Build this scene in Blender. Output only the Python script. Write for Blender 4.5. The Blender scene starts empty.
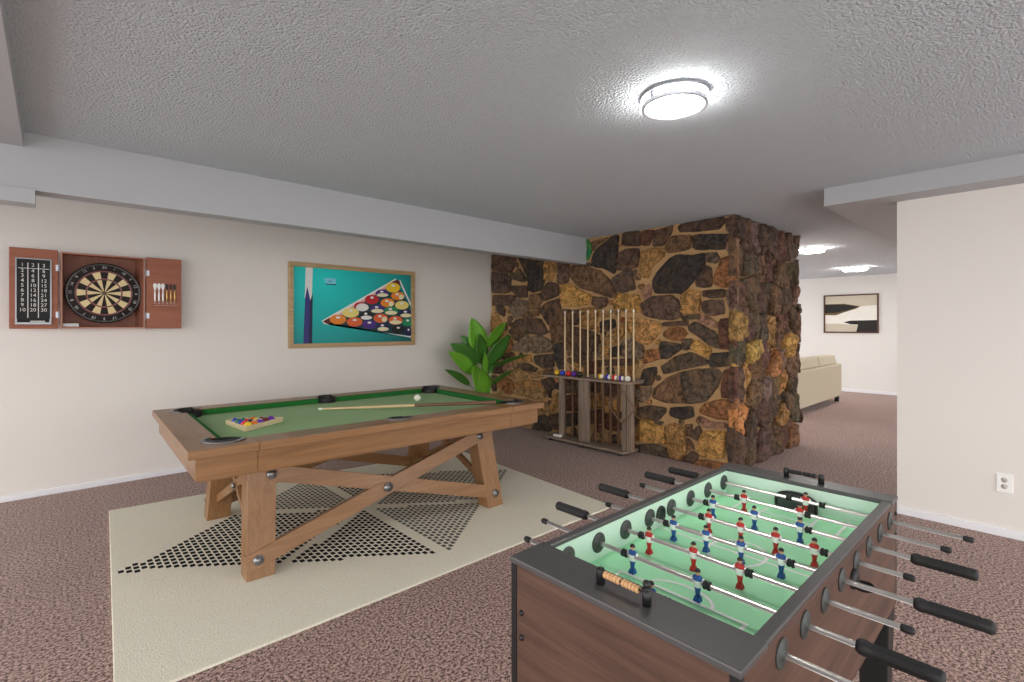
import bpy, bmesh, math, random
from math import sin, cos, pi, sqrt, radians, atan2
from mathutils import Vector, Matrix, noise
random.seed(7)
C = bpy.context.scene.collection
SC = bpy.context.scene

# ------------------------------------------------------------------ camera calibration
EYE = 1.31; FPX = 496.46; AZ = 0.8244; V0 = 326.2
FW = Vector((cos(AZ), sin(AZ))); RT = Vector((sin(AZ), -cos(AZ)))
def on_floor(u, v, z=0.0):
    t = (EYE - z) * FPX / (v - V0); q = FW * t + RT * (t * (u - 512) / FPX); return q.x, q.y
def on_x(u, v, X):
    d = FW + RT * ((u - 512) / FPX); t = X / d.x; return d.y * t, EYE - (v - V0) * t / FPX      # (Y, Z)
def on_y(u, v, Y):
    d = FW + RT * ((u - 512) / FPX); t = Y / d.y; return d.x * t, EYE - (v - V0) * t / FPX      # (X, Z)

# ------------------------------------------------------------------ materials
def lin(c):
    f = lambda x: x / 12.92 if x <= .04045 else ((x + .055) / 1.055) ** 2.4
    return tuple(f(v / 255.0) for v in c) + (1.0,)
class NT:
    def __init__(s, name):
        s.m = bpy.data.materials.new(name); s.m.use_nodes = True
        s.t = s.m.node_tree; s.b = s.t.nodes['Principled BSDF']
    def n(s, kind, **kw):
        x = s.t.nodes.new(kind)
        for k, v in kw.items():
            if k.startswith('_'): setattr(x, k[1:], v)
            else: x.inputs[k.replace('__', ' ')].default_value = v
        return x
    def l(s, a, b): s.t.links.new(a, b)
    def coord(s, scale=(1, 1, 1), rot=(0, 0, 0)):
        tc = s.n('ShaderNodeTexCoord'); mp = s.n('ShaderNodeMapping')
        mp.inputs['Scale'].default_value = scale; mp.inputs['Rotation'].default_value = rot
        s.l(tc.outputs['Object'], mp.inputs['Vector']); return mp.outputs['Vector']
    def math(s, op, a, b=None, c=None):
        x = s.n('ShaderNodeMath', _operation=op)
        for i, v in enumerate((a, b, c)):
            if v is None: continue
            if isinstance(v, (int, float)): x.inputs[i].default_value = v
            else: s.l(v, x.inputs[i])
        return x.outputs[0]
    def mix(s, fac, a, b):
        x = s.n('ShaderNodeMix', _data_type='RGBA')
        for k, v in ((0, fac), (6, a), (7, b)):
            if isinstance(v, (int, float, tuple)): x.inputs[k].default_value = v
            else: s.l(v, x.inputs[k])
        return x.outputs[2]
    def bump(s, h, strength=.3, dist=.01):
        b = s.n('ShaderNodeBump', Strength=strength, Distance=dist)
        s.l(h, b.inputs['Height']); s.l(b.outputs[0], s.b.inputs['Normal'])
def mat(name, col, rough=.5, metal=0, var=.08, nscale=8, bump=0, bscale=80, spec=.5, coat=0):
    """plain material with a little procedural tone variation"""
    N = NT(name); v = N.coord()
    no = N.n('ShaderNodeTexNoise', Scale=nscale, Detail=3.0); N.l(v, no.inputs['Vector'])
    c = lin(col); a = tuple(x * (1 - var) for x in c[:3]) + (1,); b = tuple(min(1, x * (1 + var)) for x in c[:3]) + (1,)
    N.l(N.mix(no.outputs['Fac'], a, b), N.b.inputs['Base Color'])
    N.b.inputs['Roughness'].default_value = rough; N.b.inputs['Metallic'].default_value = metal
    N.b.inputs['Specular IOR Level'].default_value = spec; N.b.inputs['Coat Weight'].default_value = coat
    if bump:
        n2 = N.n('ShaderNodeTexNoise', Scale=bscale, Detail=4.0); N.l(v, n2.inputs['Vector']); N.bump(n2.outputs['Fac'], bump, .01)
    return N.m
def wood(name, dark, light, axis='x', scale=1.0, rough=.42, contrast=.5, coat=0):
    N = NT(name); s = [26 * scale, 26 * scale, 26 * scale]; s['xyz'.index(axis)] = 1.6 * scale
    v = N.coord(tuple(s))
    n1 = N.n('ShaderNodeTexNoise', Scale=1.0, Detail=6.0, Roughness=.62, Distortion=.6); N.l(v, n1.inputs['Vector'])
    s2 = [130 * scale] * 3; s2['xyz'.index(axis)] = 3 * scale
    v2 = N.coord(tuple(s2)); n2 = N.n('ShaderNodeTexNoise', Scale=1.0, Detail=2.0); N.l(v2, n2.inputs['Vector'])
    f = N.math('ADD', N.math('MULTIPLY', n1.outputs['Fac'], .7), N.math('MULTIPLY', n2.outputs['Fac'], .3))
    r = N.n('ShaderNodeMapRange'); r.inputs['From Min'].default_value = .5 - contrast * .4; r.inputs['From Max'].default_value = .5 + contrast * .4
    N.l(f, r.inputs['Value'])
    N.l(N.mix(r.outputs[0], lin(dark), lin(light)), N.b.inputs['Base Color'])
    N.b.inputs['Roughness'].default_value = rough; N.b.inputs['Coat Weight'].default_value = coat
    N.bump(f, .08, .004); return N.m
def emit(name, col, st):
    N = NT(name); N.b.inputs['Base Color'].default_value = lin(col)
    N.b.inputs['Emission Color'].default_value = lin(col); N.b.inputs['Emission Strength'].default_value = st; return N.m

LAMP = 24.0
M = {}
M['wall'] = mat('warm_white_paint', (232, 227, 221), .75, var=.012, nscale=1.5, bump=.03, bscale=160)
M['wall_far'] = mat('white_paint_far', (230, 229, 226), .75, var=.012, nscale=1.5)
M['trim'] = mat('white_trim_paint', (236, 236, 240), .45, var=.01)
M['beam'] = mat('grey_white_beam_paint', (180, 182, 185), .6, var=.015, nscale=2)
def ceiling_mat():
    N = NT('popcorn_ceiling'); v = N.coord()
    n = N.n('ShaderNodeTexNoise', Scale=80.0, Detail=3.0, Roughness=.6); N.l(v, n.inputs['Vector'])
    w = N.n('ShaderNodeTexVoronoi', Scale=95.0); N.l(v, w.inputs['Vector'])
    h = N.math('ADD', n.outputs['Fac'], N.math('MULTIPLY', w.outputs['Distance'], -.55))
    N.b.inputs['Base Color'].default_value = lin((208, 216, 223)); N.b.inputs['Roughness'].default_value = .95
    N.bump(h, .75, .022); return N.m
M['ceiling'] = ceiling_mat()
def carpet_mat():
    N = NT('mauve_brown_plush_carpet'); v = N.coord()
    n1 = N.n('ShaderNodeTexNoise', Scale=82.0, Detail=3.0, Roughness=.8); N.l(v, n1.inputs['Vector'])
    n2 = N.n('ShaderNodeTexNoise', Scale=2.2, Detail=3.0); N.l(v, n2.inputs['Vector'])
    r = N.n('ShaderNodeMapRange'); r.inputs['From Min'].default_value = .42; r.inputs['From Max'].default_value = .58; N.l(n1.outputs['Fac'], r.inputs['Value'])
    c = N.mix(r.outputs[0], lin((66, 40, 36)), lin((216, 184, 172)))
    N.l(N.mix(N.math('MULTIPLY', n2.outputs['Fac'], .35), c, lin((112, 80, 72))), N.b.inputs['Base Color'])
    N.b.inputs['Roughness'].default_value = 1.0; N.b.inputs['Specular IOR Level'].default_value = .1
    N.b.inputs['Sheen Weight'].default_value = .15
    N.bump(n1.outputs['Fac'], .3, .01); return N.m
M['carpet'] = carpet_mat()
def rug_mat():
    """cream pile with a diamond of black and grey dashes split into six sectors by cream bands (rug-local metres)"""
    N = NT('cream_rug_with_dashed_diamond'); tc = N.n('ShaderNodeTexCoord'); sp = N.n('ShaderNodeSeparateXYZ'); N.l(tc.outputs['Object'], sp.inputs[0])
    x, y = sp.outputs[0], sp.outputs[1]
    px, py = .0325, .050
    col = N.math('FLOOR', N.math('DIVIDE', x, px)); odd = N.math('MODULO', N.math('ABSOLUTE', col), 2.0)
    ys = N.math('ADD', N.math('DIVIDE', y, py), N.math('MULTIPLY', odd, .5)); row = N.math('FLOOR', ys)
    cx = N.math('MULTIPLY', N.math('ADD', col, .5), px)
    cy = N.math('MULTIPLY', N.math('ADD', N.math('SUBTRACT', row, N.math('MULTIPLY', odd, .5)), .5), py)
    fx = N.math('ABSOLUTE', N.math('SUBTRACT', N.math('FRACT', N.math('DIVIDE', x, px)), .5)); fy = N.math('ABSOLUTE', N.math('SUBTRACT', N.math('FRACT', ys), .5))
    dot = N.math('MULTIPLY', N.math('LESS_THAN', fx, .37), N.math('LESS_THAN', fy, .36))
    dia = N.math('ADD', N.math('DIVIDE', N.math('ABSOLUTE', cx), 1.41), N.math('DIVIDE', N.math('ABSOLUTE', cy), 1.0))
    ins = N.math('LESS_THAN', dia, .985)
    k = N.math('ABSOLUTE', N.math('SUBTRACT', N.math('MULTIPLY', N.math('ABSOLUTE', cx), .56), N.math('MULTIPLY', N.math('ABSOLUTE', cy), .83)))
    band = N.math('MULTIPLY', N.math('GREATER_THAN', k, .028), N.math('GREATER_THAN', N.math('ABSOLUTE', cx), .024))
    m = N.math('MULTIPLY', N.math('MULTIPLY', dot, ins), band)
    side = N.math('GREATER_THAN', N.math('MULTIPLY', N.math('ABSOLUTE', cx), .56), N.math('MULTIPLY', N.math('ABSOLUTE', cy), .83))
    right = N.math('GREATER_THAN', cx, 0.0); back = N.math('GREATER_THAN', cy, 0.0)
    # sectors: side -> left black, right grey ; front/back -> checker
    chk = N.math('ABSOLUTE', N.math('SUBTRACT', right, back))
    grey = N.math('ADD', N.math('MULTIPLY', side, right), N.math('MULTIPLY', N.math('SUBTRACT', 1.0, side), chk))
    ink = N.mix(grey, lin((34, 34, 36)), lin((104, 104, 96)))
    v = N.coord(); n1 = N.n('ShaderNodeTexNoise', Scale=150.0, Detail=3.0, Roughness=.7); N.l(v, n1.inputs['Vector'])
    r = N.n('ShaderNodeMapRange'); r.inputs['From Min'].default_value = .3; r.inputs['From Max'].default_value = .7; N.l(n1.outputs['Fac'], r.inputs['Value'])
    base = N.mix(r.outputs[0], lin((216, 210, 190)), lin((248, 244, 228)))
    N.l(N.mix(m, base, ink), N.b.inputs['Base Color']); N.b.inputs['Roughness'].default_value = 1.0; N.b.inputs['Specular IOR Level'].default_value = .1
    N.bump(n1.outputs['Fac'], .6, .008); return N.m
M['rug'] = rug_mat()
def stone_mat():
    N = NT('field_stone'); v = N.coord()
    at = N.n('ShaderNodeAttribute', _attribute_name='stone_color')
    n1 = N.n('ShaderNodeTexNoise', Scale=17.0, Detail=8.0, Roughness=.72, Distortion=.9); N.l(v, n1.inputs['Vector'])
    n2 = N.n('ShaderNodeTexNoise', Scale=5.0, Detail=4.0, Roughness=.6, Distortion=1.2); N.l(v, n2.inputs['Vector'])
    n3 = N.n('ShaderNodeTexNoise', Scale=55.0, Detail=4.0, Roughness=.7); N.l(v, n3.inputs['Vector'])
    def rng(o, a, b, c=0., d=1.):
        r = N.n('ShaderNodeMapRange'); N.l(o, r.inputs['Value'])
        for k, q in zip(('From Min', 'From Max', 'To Min', 'To Max'), (a, b, c, d)): r.inputs[k].default_value = q
        return r.outputs[0]
    lt = N.n('ShaderNodeHueSaturation', Saturation=.95, Value=2.25); N.l(at.outputs['Color'], lt.inputs['Color'])
    dk = N.mix(.3, at.outputs['Color'], lin((44, 29, 21)))
    c = N.mix(rng(n1.outputs['Fac'], .42, .58), dk, lt.outputs[0])
    oc = N.mix(.55, lt.outputs[0], lin((186, 136, 84)))
    c = N.mix(rng(n2.outputs['Fac'], .52, .70, 0, .8), c, oc)
    c = N.mix(rng(n3.outputs['Fac'], .62, .8, 0, .45), c, lin((190, 172, 148)))
    N.l(c, N.b.inputs['Base Color']); N.b.inputs['Roughness'].default_value = .78
    vo = N.n('ShaderNodeTexVoronoi', Scale=15.0); N.l(v, vo.inputs['Vector'])
    h = N.math('ADD', N.math('ADD', n1.outputs['Fac'], N.math('MULTIPLY', n3.outputs['Fac'], .7)), N.math('MULTIPLY', vo.outputs['Distance'], .55)); N.bump(h, 1.0, .06); return N.m
M['stone'] = stone_mat()
M['mortar'] = mat('tan_mortar', (190, 152, 106), .95, var=.25, nscale=22, bump=.6, bscale=60)
M['green_paint'] = mat('green_patch', (24, 140, 74), .7)
for ax in 'xyz':
    M['oak_' + ax] = wood('pool_table_oak_' + ax, (114, 80, 50), (164, 122, 82), ax, 1.5, .32, .7)
    M['walnut_' + ax] = wood('walnut_laminate_' + ax, (60, 41, 33), (106, 77, 63), ax, 1.1, .5)
    M['rack_' + ax] = wood('weathered_rack_wood_' + ax, (104, 88, 76), (168, 148, 130), ax, 1.2, .6)
M['cloth'] = mat('green_felt', (162, 194, 144), .95, var=.04, nscale=60, spec=.15)
M['cushion'] = mat('dark_green_cushion', (44, 116, 54), .9, var=.05, nscale=40, spec=.15)
M['leather'] = mat('black_leather', (26, 25, 26), .5, bump=.15)
M['gunmetal'] = mat('dark_pocket_metal', (140, 140, 142), .3, .85)
M['steel'] = mat('polished_steel', (214, 210, 205), .28, 1.0, var=.03)
M['brushed'] = mat('brushed_nickel', (206, 206, 214), .4, .5, var=.03)
M['black'] = mat('black_plastic', (24, 24, 25), .45)
M['rubber'] = mat('black_rubber_grip', (28, 28, 28), .6)
M['rim'] = mat('charcoal_rim_laminate', (80, 79, 79), .34, var=.04)
M['disc'] = mat('dark_bearing_plastic', (66, 70, 68), .5)
M['mint_wall'] = mat('pale_mint_wall', (214, 240, 222), .45, var=.02)
M['pitch'] = mat('mint_green_pitch', (170, 242, 190), .35, var=.02)
M['white'] = mat('white_plastic', (248, 248, 245), .4, var=.01)
M['hair'] = mat('black_hair_plastic', (30, 28, 28), .5)
M['skin'] = mat('figure_skin_plastic', (206, 160, 132), .5)
M['red'] = mat('red_jersey_plastic', (196, 44, 40), .4)
M['blue'] = mat('blue_jersey_plastic', (34, 84, 156), .4)
M['bead'] = mat('tan_wood_bead', (212, 166, 118), .4)
M['cab'] = wood('cabinet_brown_wood', (142, 82, 58), (170, 104, 78), 'x', .8, .55)
M['cab_in'] = wood('cabinet_inner_wood', (112, 66, 50), (134, 84, 64), 'z', .8, .6)
M['cab_edge'] = mat('cabinet_pale_edge', (176, 130, 112), .5)
M['slate'] = mat('black_chalkboard', (36, 37, 37), .8, var=.15, nscale=30)
M['chalk'] = mat('white_chalk', (226, 224, 220), .9)
M['board_black'] = mat('sisal_black', (40, 32, 30), .9)
M['board_cream'] = mat('sisal_cream', (226, 206, 158), .9)
M['board_red'] = mat('sisal_red', (136, 74, 74), .9)
M['board_green'] = mat('sisal_green', (78, 92, 70), .9)
M['wire'] = mat('steel_wire', (150, 150, 148), .35, .8)
M['brass'] = mat('brass_barrel', (196, 156, 96), .3, .8)
M['gold_frame'] = wood('pale_gold_frame_wood', (164, 132, 88), (206, 176, 130), 'x', 1.0, .4)
M['brown_frame'] = mat('dark_brown_frame', (84, 50, 40), .45)
M['leaf'] = mat('glossy_green_leaf', (112, 176, 52), .35, var=.25, nscale=6)
M['leaf_dark'] = mat('deep_green_leaf', (66, 120, 44), .35, var=.25, nscale=6)
M['leaf_rib'] = mat('pale_leaf_midrib', (150, 196, 96), .4)
M['soil'] = mat('potting_soil', (52, 40, 32), 1.0, bump=.5)
M['pot'] = mat('pale_plant_pot', (206, 202, 194), .5)
M['sofa'] = mat('beige_sofa_fabric', (196, 184, 162), .9, var=.04, nscale=40, bump=.15, bscale=200)
M['maple'] = wood('pale_maple', (214, 186, 142), (236, 214, 176), 'x', 1.0, .35)
M['maple_z'] = wood('pale_maple_upright', (206, 176, 130), (232, 206, 164), 'z', 1.0, .35)
M['butt'] = wood('brown_cue_butt', (92, 64, 46), (134, 98, 72), 'z', 1.0, .35)
M['bone'] = mat('ball_rack_pale_wood', (222, 204, 164), .45)
M['twine'] = mat('brown_rack_wood', (122, 92, 72), .5)
M['diffuser'] = emit('lamp_diffuser', (255, 252, 246), LAMP)
M['print_paper'] = mat('print_paper', (242, 240, 232), .6)
M['print_beige'] = mat('print_beige_paint', (206, 198, 178), .7)
M['print_black'] = mat('print_black_paint', (24, 21, 20), .6, var=.3, nscale=20)
M['print_olive'] = mat('print_olive_edge', (112, 88, 48), .7, var=.2)
def flat(name, col): 
    if name not in M: M[name] = mat(name, col, .5, var=.02)
    return M[name]
BALL = {'yellow': (236, 196, 40), 'blue': (40, 60, 180), 'red': (224, 44, 40), 'purple': (104, 48, 160), 'orange': (228, 120, 40),
        'green': (24, 120, 70), 'maroon': (110, 30, 34), 'black': (22, 22, 24)}
for k, c in BALL.items(): M['ball_' + k] = mat('ball_' + k, c, .12, var=.02, coat=.4)
M['ball_white'] = mat('ball_ivory', (240, 236, 222), .12, var=.02, coat=.4)

# ------------------------------------------------------------------ mesh building
class MB:
    def __init__(s): s.v = []; s.f = []; s.mi = []; s.sm = []
    def add(s, vs, fs, mi=0, smooth=False):
        o = len(s.v); s.v += [tuple(v) for v in vs]
        for f in fs: s.f.append([i + o for i in f]); s.mi.append(mi); s.sm.append(smooth)
        return s
    def box(s, x0, x1, y0, y1, z0, z1, mi=0):
        v = [(x, y, z) for z in (z0, z1) for y in (y0, y1) for x in (x0, x1)]
        return s.add(v, [(0, 2, 3, 1), (4, 5, 7, 6), (0, 1, 5, 4), (2, 6, 7, 3), (0, 4, 6, 2), (1, 3, 7, 5)], mi)
    def hexa(s, bot, top, mi=0):  # four bottom corners CCW, four top corners CCW
        return s.add(list(bot) + list(top), [(3, 2, 1, 0), (4, 5, 6, 7)] + [(i, (i + 1) % 4, 4 + (i + 1) % 4, 4 + i) for i in range(4)], mi)
    def bar(s, a, b, w, t, nrm, mi=0):  # rectangular bar a->b, width w in-plane, thickness t along nrm
        a = Vector(a); b = Vector(b); d = (b - a).normalized(); n = Vector(nrm).normalized(); n = (n - d * n.dot(d)).normalized(); p = d.cross(n)
        c = [(i * w / 2, j * t / 2) for i, j in ((-1, -1), (1, -1), (1, 1), (-1, 1))]
        vs = [a + p * i + n * j for i, j in c] + [b + p * i + n * j for i, j in c]
        return s.add(vs, [(0, 1, 2, 3)[::-1], (4, 5, 6, 7)] + [(i, (i + 1) % 4, 4 + (i + 1) % 4, 4 + i) for i in range(4)], mi)
    def prism(s, pts, z0, z1, mi=0, axis='z'):
        n = len(pts)
        f = {'z': lambda p, h: (p[0], p[1], h), 'y': lambda p, h: (p[0], h, p[1]), 'x': lambda p, h: (h, p[0], p[1])}[axis]
        vs = [f(p, z0) for p in pts] + [f(p, z1) for p in pts]
        return s.add(vs, [list(range(n))[::-1], list(range(n, 2 * n))] + [(i, (i + 1) % n, n + (i + 1) % n, n + i) for i in range(n)], mi)
    def poly(s, pts3, mi=0): return s.add(pts3, [list(range(len(pts3)))], mi)
    def lathe(s, prof, o=(0, 0, 0), d=(0, 0, 1), seg=20, mi=0, smooth=True, mis=None):
        """prof: (radius, height) pairs along direction d from o"""
        d = Vector(d).normalized(); o = Vector(o); a = Vector((1, 0, 0)) if abs(d.x) < .9 else Vector((0, 1, 0))
        p = d.cross(a).normalized(); q = d.cross(p)
        base = len(s.v); rings = []
        for r, h in prof:
            if r < 1e-6: s.v.append(tuple(o + d * h)); rings.append([len(s.v) - 1])
            else:
                ids = []
                for k in range(seg):
                    t = 2 * pi * k / seg; s.v.append(tuple(o + d * h + (p * cos(t) + q * sin(t)) * r)); ids.append(len(s.v) - 1)
                rings.append(ids)
        for j in range(len(rings) - 1):
            A, B = rings[j], rings[j + 1]; m = mis[j] if mis else mi
            for k in range(seg):
                k2 = (k + 1) % seg
                if len(A) == 1 and len(B) == 1: continue
                if len(A) == 1: f = [A[0], B[k2], B[k]]
                elif len(B) == 1: f = [A[k], A[k2], B[0]]
                else: f = [A[k], A[k2], B[k2], B[k]]
                s.f.append(f); s.mi.append(m); s.sm.append(smooth)
        return s
    def cyl(s, a, b, r, seg=14, mi=0, r2=None):
        a = Vector(a); b = Vector(b); L = (b - a).length; r2 = r if r2 is None else r2
        return s.lathe([(0, 0), (r, 0), (r, 0), (r2, L), (r2, L), (0, L)], a, b - a, seg, mi, smooth=False if seg < 8 else True)
    def ball(s, c, r, seg=20, rings=10, mi=0, sc=(1, 1, 1), d=(0, 0, 1)):
        return s.lathe([(r * sin(pi * k / rings), -r * cos(pi * k / rings)) for k in range(rings + 1)], c, d, seg, mi)
    def rings(s, secs, mis=None, seg=10, cap=True):
        """elliptical sections (cx, cy, z, rx, ry)"""
        R = []
        for cx, cy, z, rx, ry in secs:
            ids = []
            for k in range(seg):
                t = 2 * pi * k / seg; s.v.append((cx + rx * cos(t), cy + ry * sin(t), z)); ids.append(len(s.v) - 1)
            R.append(ids)
        for j in range(len(R) - 1):
            for k in range(seg):
                s.f.append([R[j][k], R[j][(k + 1) % seg], R[j + 1][(k + 1) % seg], R[j + 1][k]]); s.mi.append(mis[j] if mis else 0); s.sm.append(True)
        if cap:
            s.f.append(R[0][::-1]); s.mi.append(mis[0] if mis else 0); s.sm.append(False)
            s.f.append(R[-1]); s.mi.append(mis[-1] if mis else 0); s.sm.append(False)
        return s
    def tube(s, pts, r, seg=10, mi=0, closed=False):
        pts = [Vector(p) for p in pts]; n = len(pts); R = []; up = None
        for i, p in enumerate(pts):
            d = (pts[(i + 1) % n] - pts[i - 1]) if (closed or 0 < i < n - 1) else (pts[1] - pts[0] if i == 0 else pts[-1] - pts[-2])
            d.normalize()
            if up is None: up = d.cross(Vector((0, 0, 1)) if abs(d.z) < .9 else Vector((1, 0, 0))).normalized()
            else: up = (up - d * up.dot(d)).normalized()
            w = d.cross(up); ids = []
            rr = r(i / (n - 1)) if callable(r) else r
            for k in range(seg):
                t = 2 * pi * k / seg; s.v.append(tuple(p + (up * cos(t) + w * sin(t)) * rr)); ids.append(len(s.v) - 1)
            R.append(ids)
        for j in range(n if closed else n - 1):
            A, B = R[j], R[(j + 1) % n]
            for k in range(seg): s.f.append([A[k], A[(k + 1) % seg], B[(k + 1) % seg], B[k]]); s.mi.append(mi); s.sm.append(True)
        if not closed:
            s.f.append(R[0][::-1]); s.mi.append(mi); s.sm.append(False); s.f.append(R[-1]); s.mi.append(mi); s.sm.append(False)
        return s
    def text(s, txt, size, mtx, mi=0, align='CENTER', depth=.0008):
        cu = bpy.data.curves.new('lettering', 'FONT'); cu.body = txt; cu.size = size; cu.align_x = align; cu.align_y = 'CENTER'; cu.extrude = depth; cu.resolution_u = 3
        ob = bpy.data.objects.new('lettering', cu); C.objects.link(ob); dg = bpy.context.evaluated_depsgraph_get(); dg.update()
        me = ob.evaluated_get(dg).to_mesh()
        s.add([mtx @ v.co for v in me.vertices], [list(p.vertices) for p in me.polygons], mi)
        ob.evaluated_get(dg).to_mesh_clear(); bpy.data.objects.remove(ob); bpy.data.curves.remove(cu); return s
    def build(s, name, mats, parent=None, bevel=0, label=None, seg=2):
        me = bpy.data.meshes.new(name); me.from_pydata(s.v, [], s.f)
        for m in (mats if isinstance(mats, (list, tuple)) else [mats]): me.materials.append(m if not isinstance(m, str) else M[m])
        me.polygons.foreach_set('material_index', s.mi); me.polygons.foreach_set('use_smooth', s.sm)
        bm = bmesh.new(); bm.from_mesh(me); bmesh.ops.recalc_face_normals(bm, faces=bm.faces); bm.to_mesh(me); bm.free()
        me.update(); o = bpy.data.objects.new(name, me); C.objects.link(o)
        if parent: o.parent = parent
        if bevel:
            b = o.modifiers.new('edge', 'BEVEL'); b.width = bevel; b.segments = seg; b.limit_method = 'ANGLE'; b.angle_limit = radians(40)
        if label: o['label'] = label
        return o
def tag(o, label, cat, group=None):
    o['label'] = label; o['category'] = cat
    if group: o['group'] = group
    return o
def thing(name, label, cat, loc=(0, 0, 0), rz=0, group=None):
    o = bpy.data.objects.new(name, None); C.objects.link(o); o.location = loc; o.rotation_euler = (0, 0, rz); o.empty_display_size = .1
    return tag(o, label, cat, group)
def struct(o): o['kind'] = 'structure'; return o
def kids(o): return [c for c in bpy.data.objects if c.parent == o]
def copy_tree(o, parent=None):
    c = o.copy(); C.objects.link(c); c.parent = parent
    for ch in kids(o): copy_tree(ch, c)
    return c

# ------------------------------------------------------------------ the room
H = 2.311; YW = 5.283; XS = 4.485; YS = 1.89; XR = 4.35; XF = 11.7
struct(MB().box(-3, 12, -3, 5.6, -.1, 0).build('floor', 'carpet'))
struct(MB().box(-3, 12, -3, 5.6, H, H + .1).build('ceiling', 'ceiling'))
struct(MB().box(-3, 6.4, YW, YW + .15, 0, H).build('wall_left', 'wall'))
struct(MB().box(XR, XR + .12, -3, .723, 0, 2.24).build('wall_right', 'wall'))
struct(MB().box(XF, XF + .15, -3, 5.5, 0, H).build('wall_far', 'wall_far'))
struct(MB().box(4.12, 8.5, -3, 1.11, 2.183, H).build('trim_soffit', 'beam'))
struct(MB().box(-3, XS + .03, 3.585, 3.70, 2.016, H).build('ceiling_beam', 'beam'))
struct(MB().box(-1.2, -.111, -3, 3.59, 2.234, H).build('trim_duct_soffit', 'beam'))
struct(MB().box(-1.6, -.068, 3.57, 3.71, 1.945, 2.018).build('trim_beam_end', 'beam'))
struct(MB().box(-3, XS + .1, YW - .014, YW + .01, 0, .046).build('baseboard_left', 'trim', bevel=.004))
struct(MB().box(XR - .014, XR + .01, -3, .723, 0, .05).build('baseboard_right', 'trim', bevel=.004))
struct(MB().box(XF - .014, XF + .01, -3, 5.5, 0, .06).build('baseboard_far', 'trim', bevel=.004))

# ---- stone pillar -------------------------------------------------------------------
SCOL = {'db': (92, 70, 56), 'b': (122, 90, 62), 'pb': (102, 78, 62), 'k': (64, 57, 52), 'dp': (88, 70, 60), 't': (168, 132, 84), 'g': (196, 146, 72),
        'oc': (172, 126, 68), 'gr': (126, 106, 86), 'pk': (158, 116, 92), 'rb': (98, 62, 46), 'dg': (92, 76, 60), 'ob': (150, 98, 54), 'grn': (24, 140, 74)}
ST = {}
ST['A'] = (480, 230, 6.2, [
 ('pb', '78,140 215,155 222,180 200,250 160,270 78,245'), ('dp', '75,258 160,274 190,290 186,380 150,392 75,386'),
 ('k', '228,160 397,170 397,310 380,365 330,382 300,370 305,300 240,180'), ('dg', '200,305 240,232 297,312 265,322'),
 ('oc', '405,180 472,190 460,220 470,260 440,312 402,310'), ('pb', '482,203 548,200 552,250 545,322 502,335 480,320 487,260'),
 ('b', '560,232 640,225 745,255 800,310 842,400 815,422 700,380 620,360 560,290'), ('dg', '585,198 690,205 700,225 580,225'),
 ('db', '195,345 292,345 292,415 240,422 200,380'), ('b', '310,400 375,395 382,440 360,497 310,490'),
 ('pb', '85,403 217,405 215,425 165,472 105,450 85,470'), ('dp', '105,465 130,458 157,490 150,537 120,520'),
 ('oc', '75,520 100,513 127,560 110,602 75,600'), ('gr', '182,475 225,428 302,440 307,490 260,532 215,547'),
 ('b', '265,535 300,505 367,500 365,527 290,557'), ('db', '205,600 235,553 372,550 420,635 385,652 290,642 245,692 205,672'),
 ('db', '375,490 430,445 497,425 497,520 465,572 425,587 400,545'), ('g', '500,343 560,335 612,370 692,405 692,440 640,472 500,467'),
 ('db', '393,370 430,323 480,333 492,400 400,442 383,410'), ('pb', '700,412 792,420 782,470 740,492 698,460'),
 ('b', '430,600 485,560 510,495 560,500 567,742 460,737'), ('dp', '570,500 612,495 617,580 575,590'),
 ('oc', '622,490 690,480 737,500 722,560 690,622 622,592'), ('t', '790,500 866,503 866,540 760,542 755,510'),
 ('db', '572,600 690,630 742,660 742,700 692,762 580,762'), ('t', '752,622 860,600 868,680 750,692'),
 ('k', '695,190 720,120 830,36 857,36 852,120 835,272 770,237 708,227'), ('b', '700,75 800,42 730,92 700,130'),
 ('grn', '634,58 668,60 690,90 688,140 668,185 634,188')])
ST['B'] = (600, 210, 6.2, [
 ('db', '148,140 247,130 252,222 148,222'), ('rb', '268,128 342,125 302,222 258,217'), ('db', '343,128 452,93 442,140 392,222 328,222'),
 ('b', '408,215 450,160 567,155 557,242 430,267 403,245'), ('db', '488,108 510,83 620,63 762,36 772,70 732,120 600,132 500,137'),
 ('dg', '790,130 788,58 840,28 866,33 866,140 830,150'), ('k', '580,232 585,158 640,150 802,150 792,200 770,242 600,247'),
 ('pk', '785,237 805,163 866,168 866,240 800,262'), ('pb', '108,275 160,243 237,238 242,280 227,352 150,377 103,370'),
 ('oc', '253,260 330,233 402,245 397,290 320,352 300,422 265,412 248,370'),
 ('k', '333,430 372,370 440,300 480,280 572,285 642,270 642,340 590,422 510,512 350,512 335,480'),
 ('dg', '660,268 722,263 742,300 715,332 658,320'), ('db', '595,440 650,343 692,360 692,472 650,482 600,472'),
 ('ob', '708,430 742,330 762,300 866,270 866,472 760,477 713,460'), ('dp', '73,440 100,410 192,363 207,430 217,490 130,512 98,500'),
 ('pk', '258,500 300,458 322,490 312,547 275,557'), ('g', '85,570 110,518 237,525 247,570 247,637 88,617'),
 ('pb', '263,580 330,538 440,528 482,560 507,650 450,682 330,670 278,650'), ('oc', '505,530 550,493 617,500 622,560 612,642 508,642'),
 ('db', '640,500 767,488 772,540 700,547 638,535'), ('pb', '640,570 680,560 762,555 772,640 690,657 643,630'),
 ('gr', '785,500 866,478 866,642 810,637 788,560'), ('dg', '510,660 622,643 602,675 520,682')])
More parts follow.
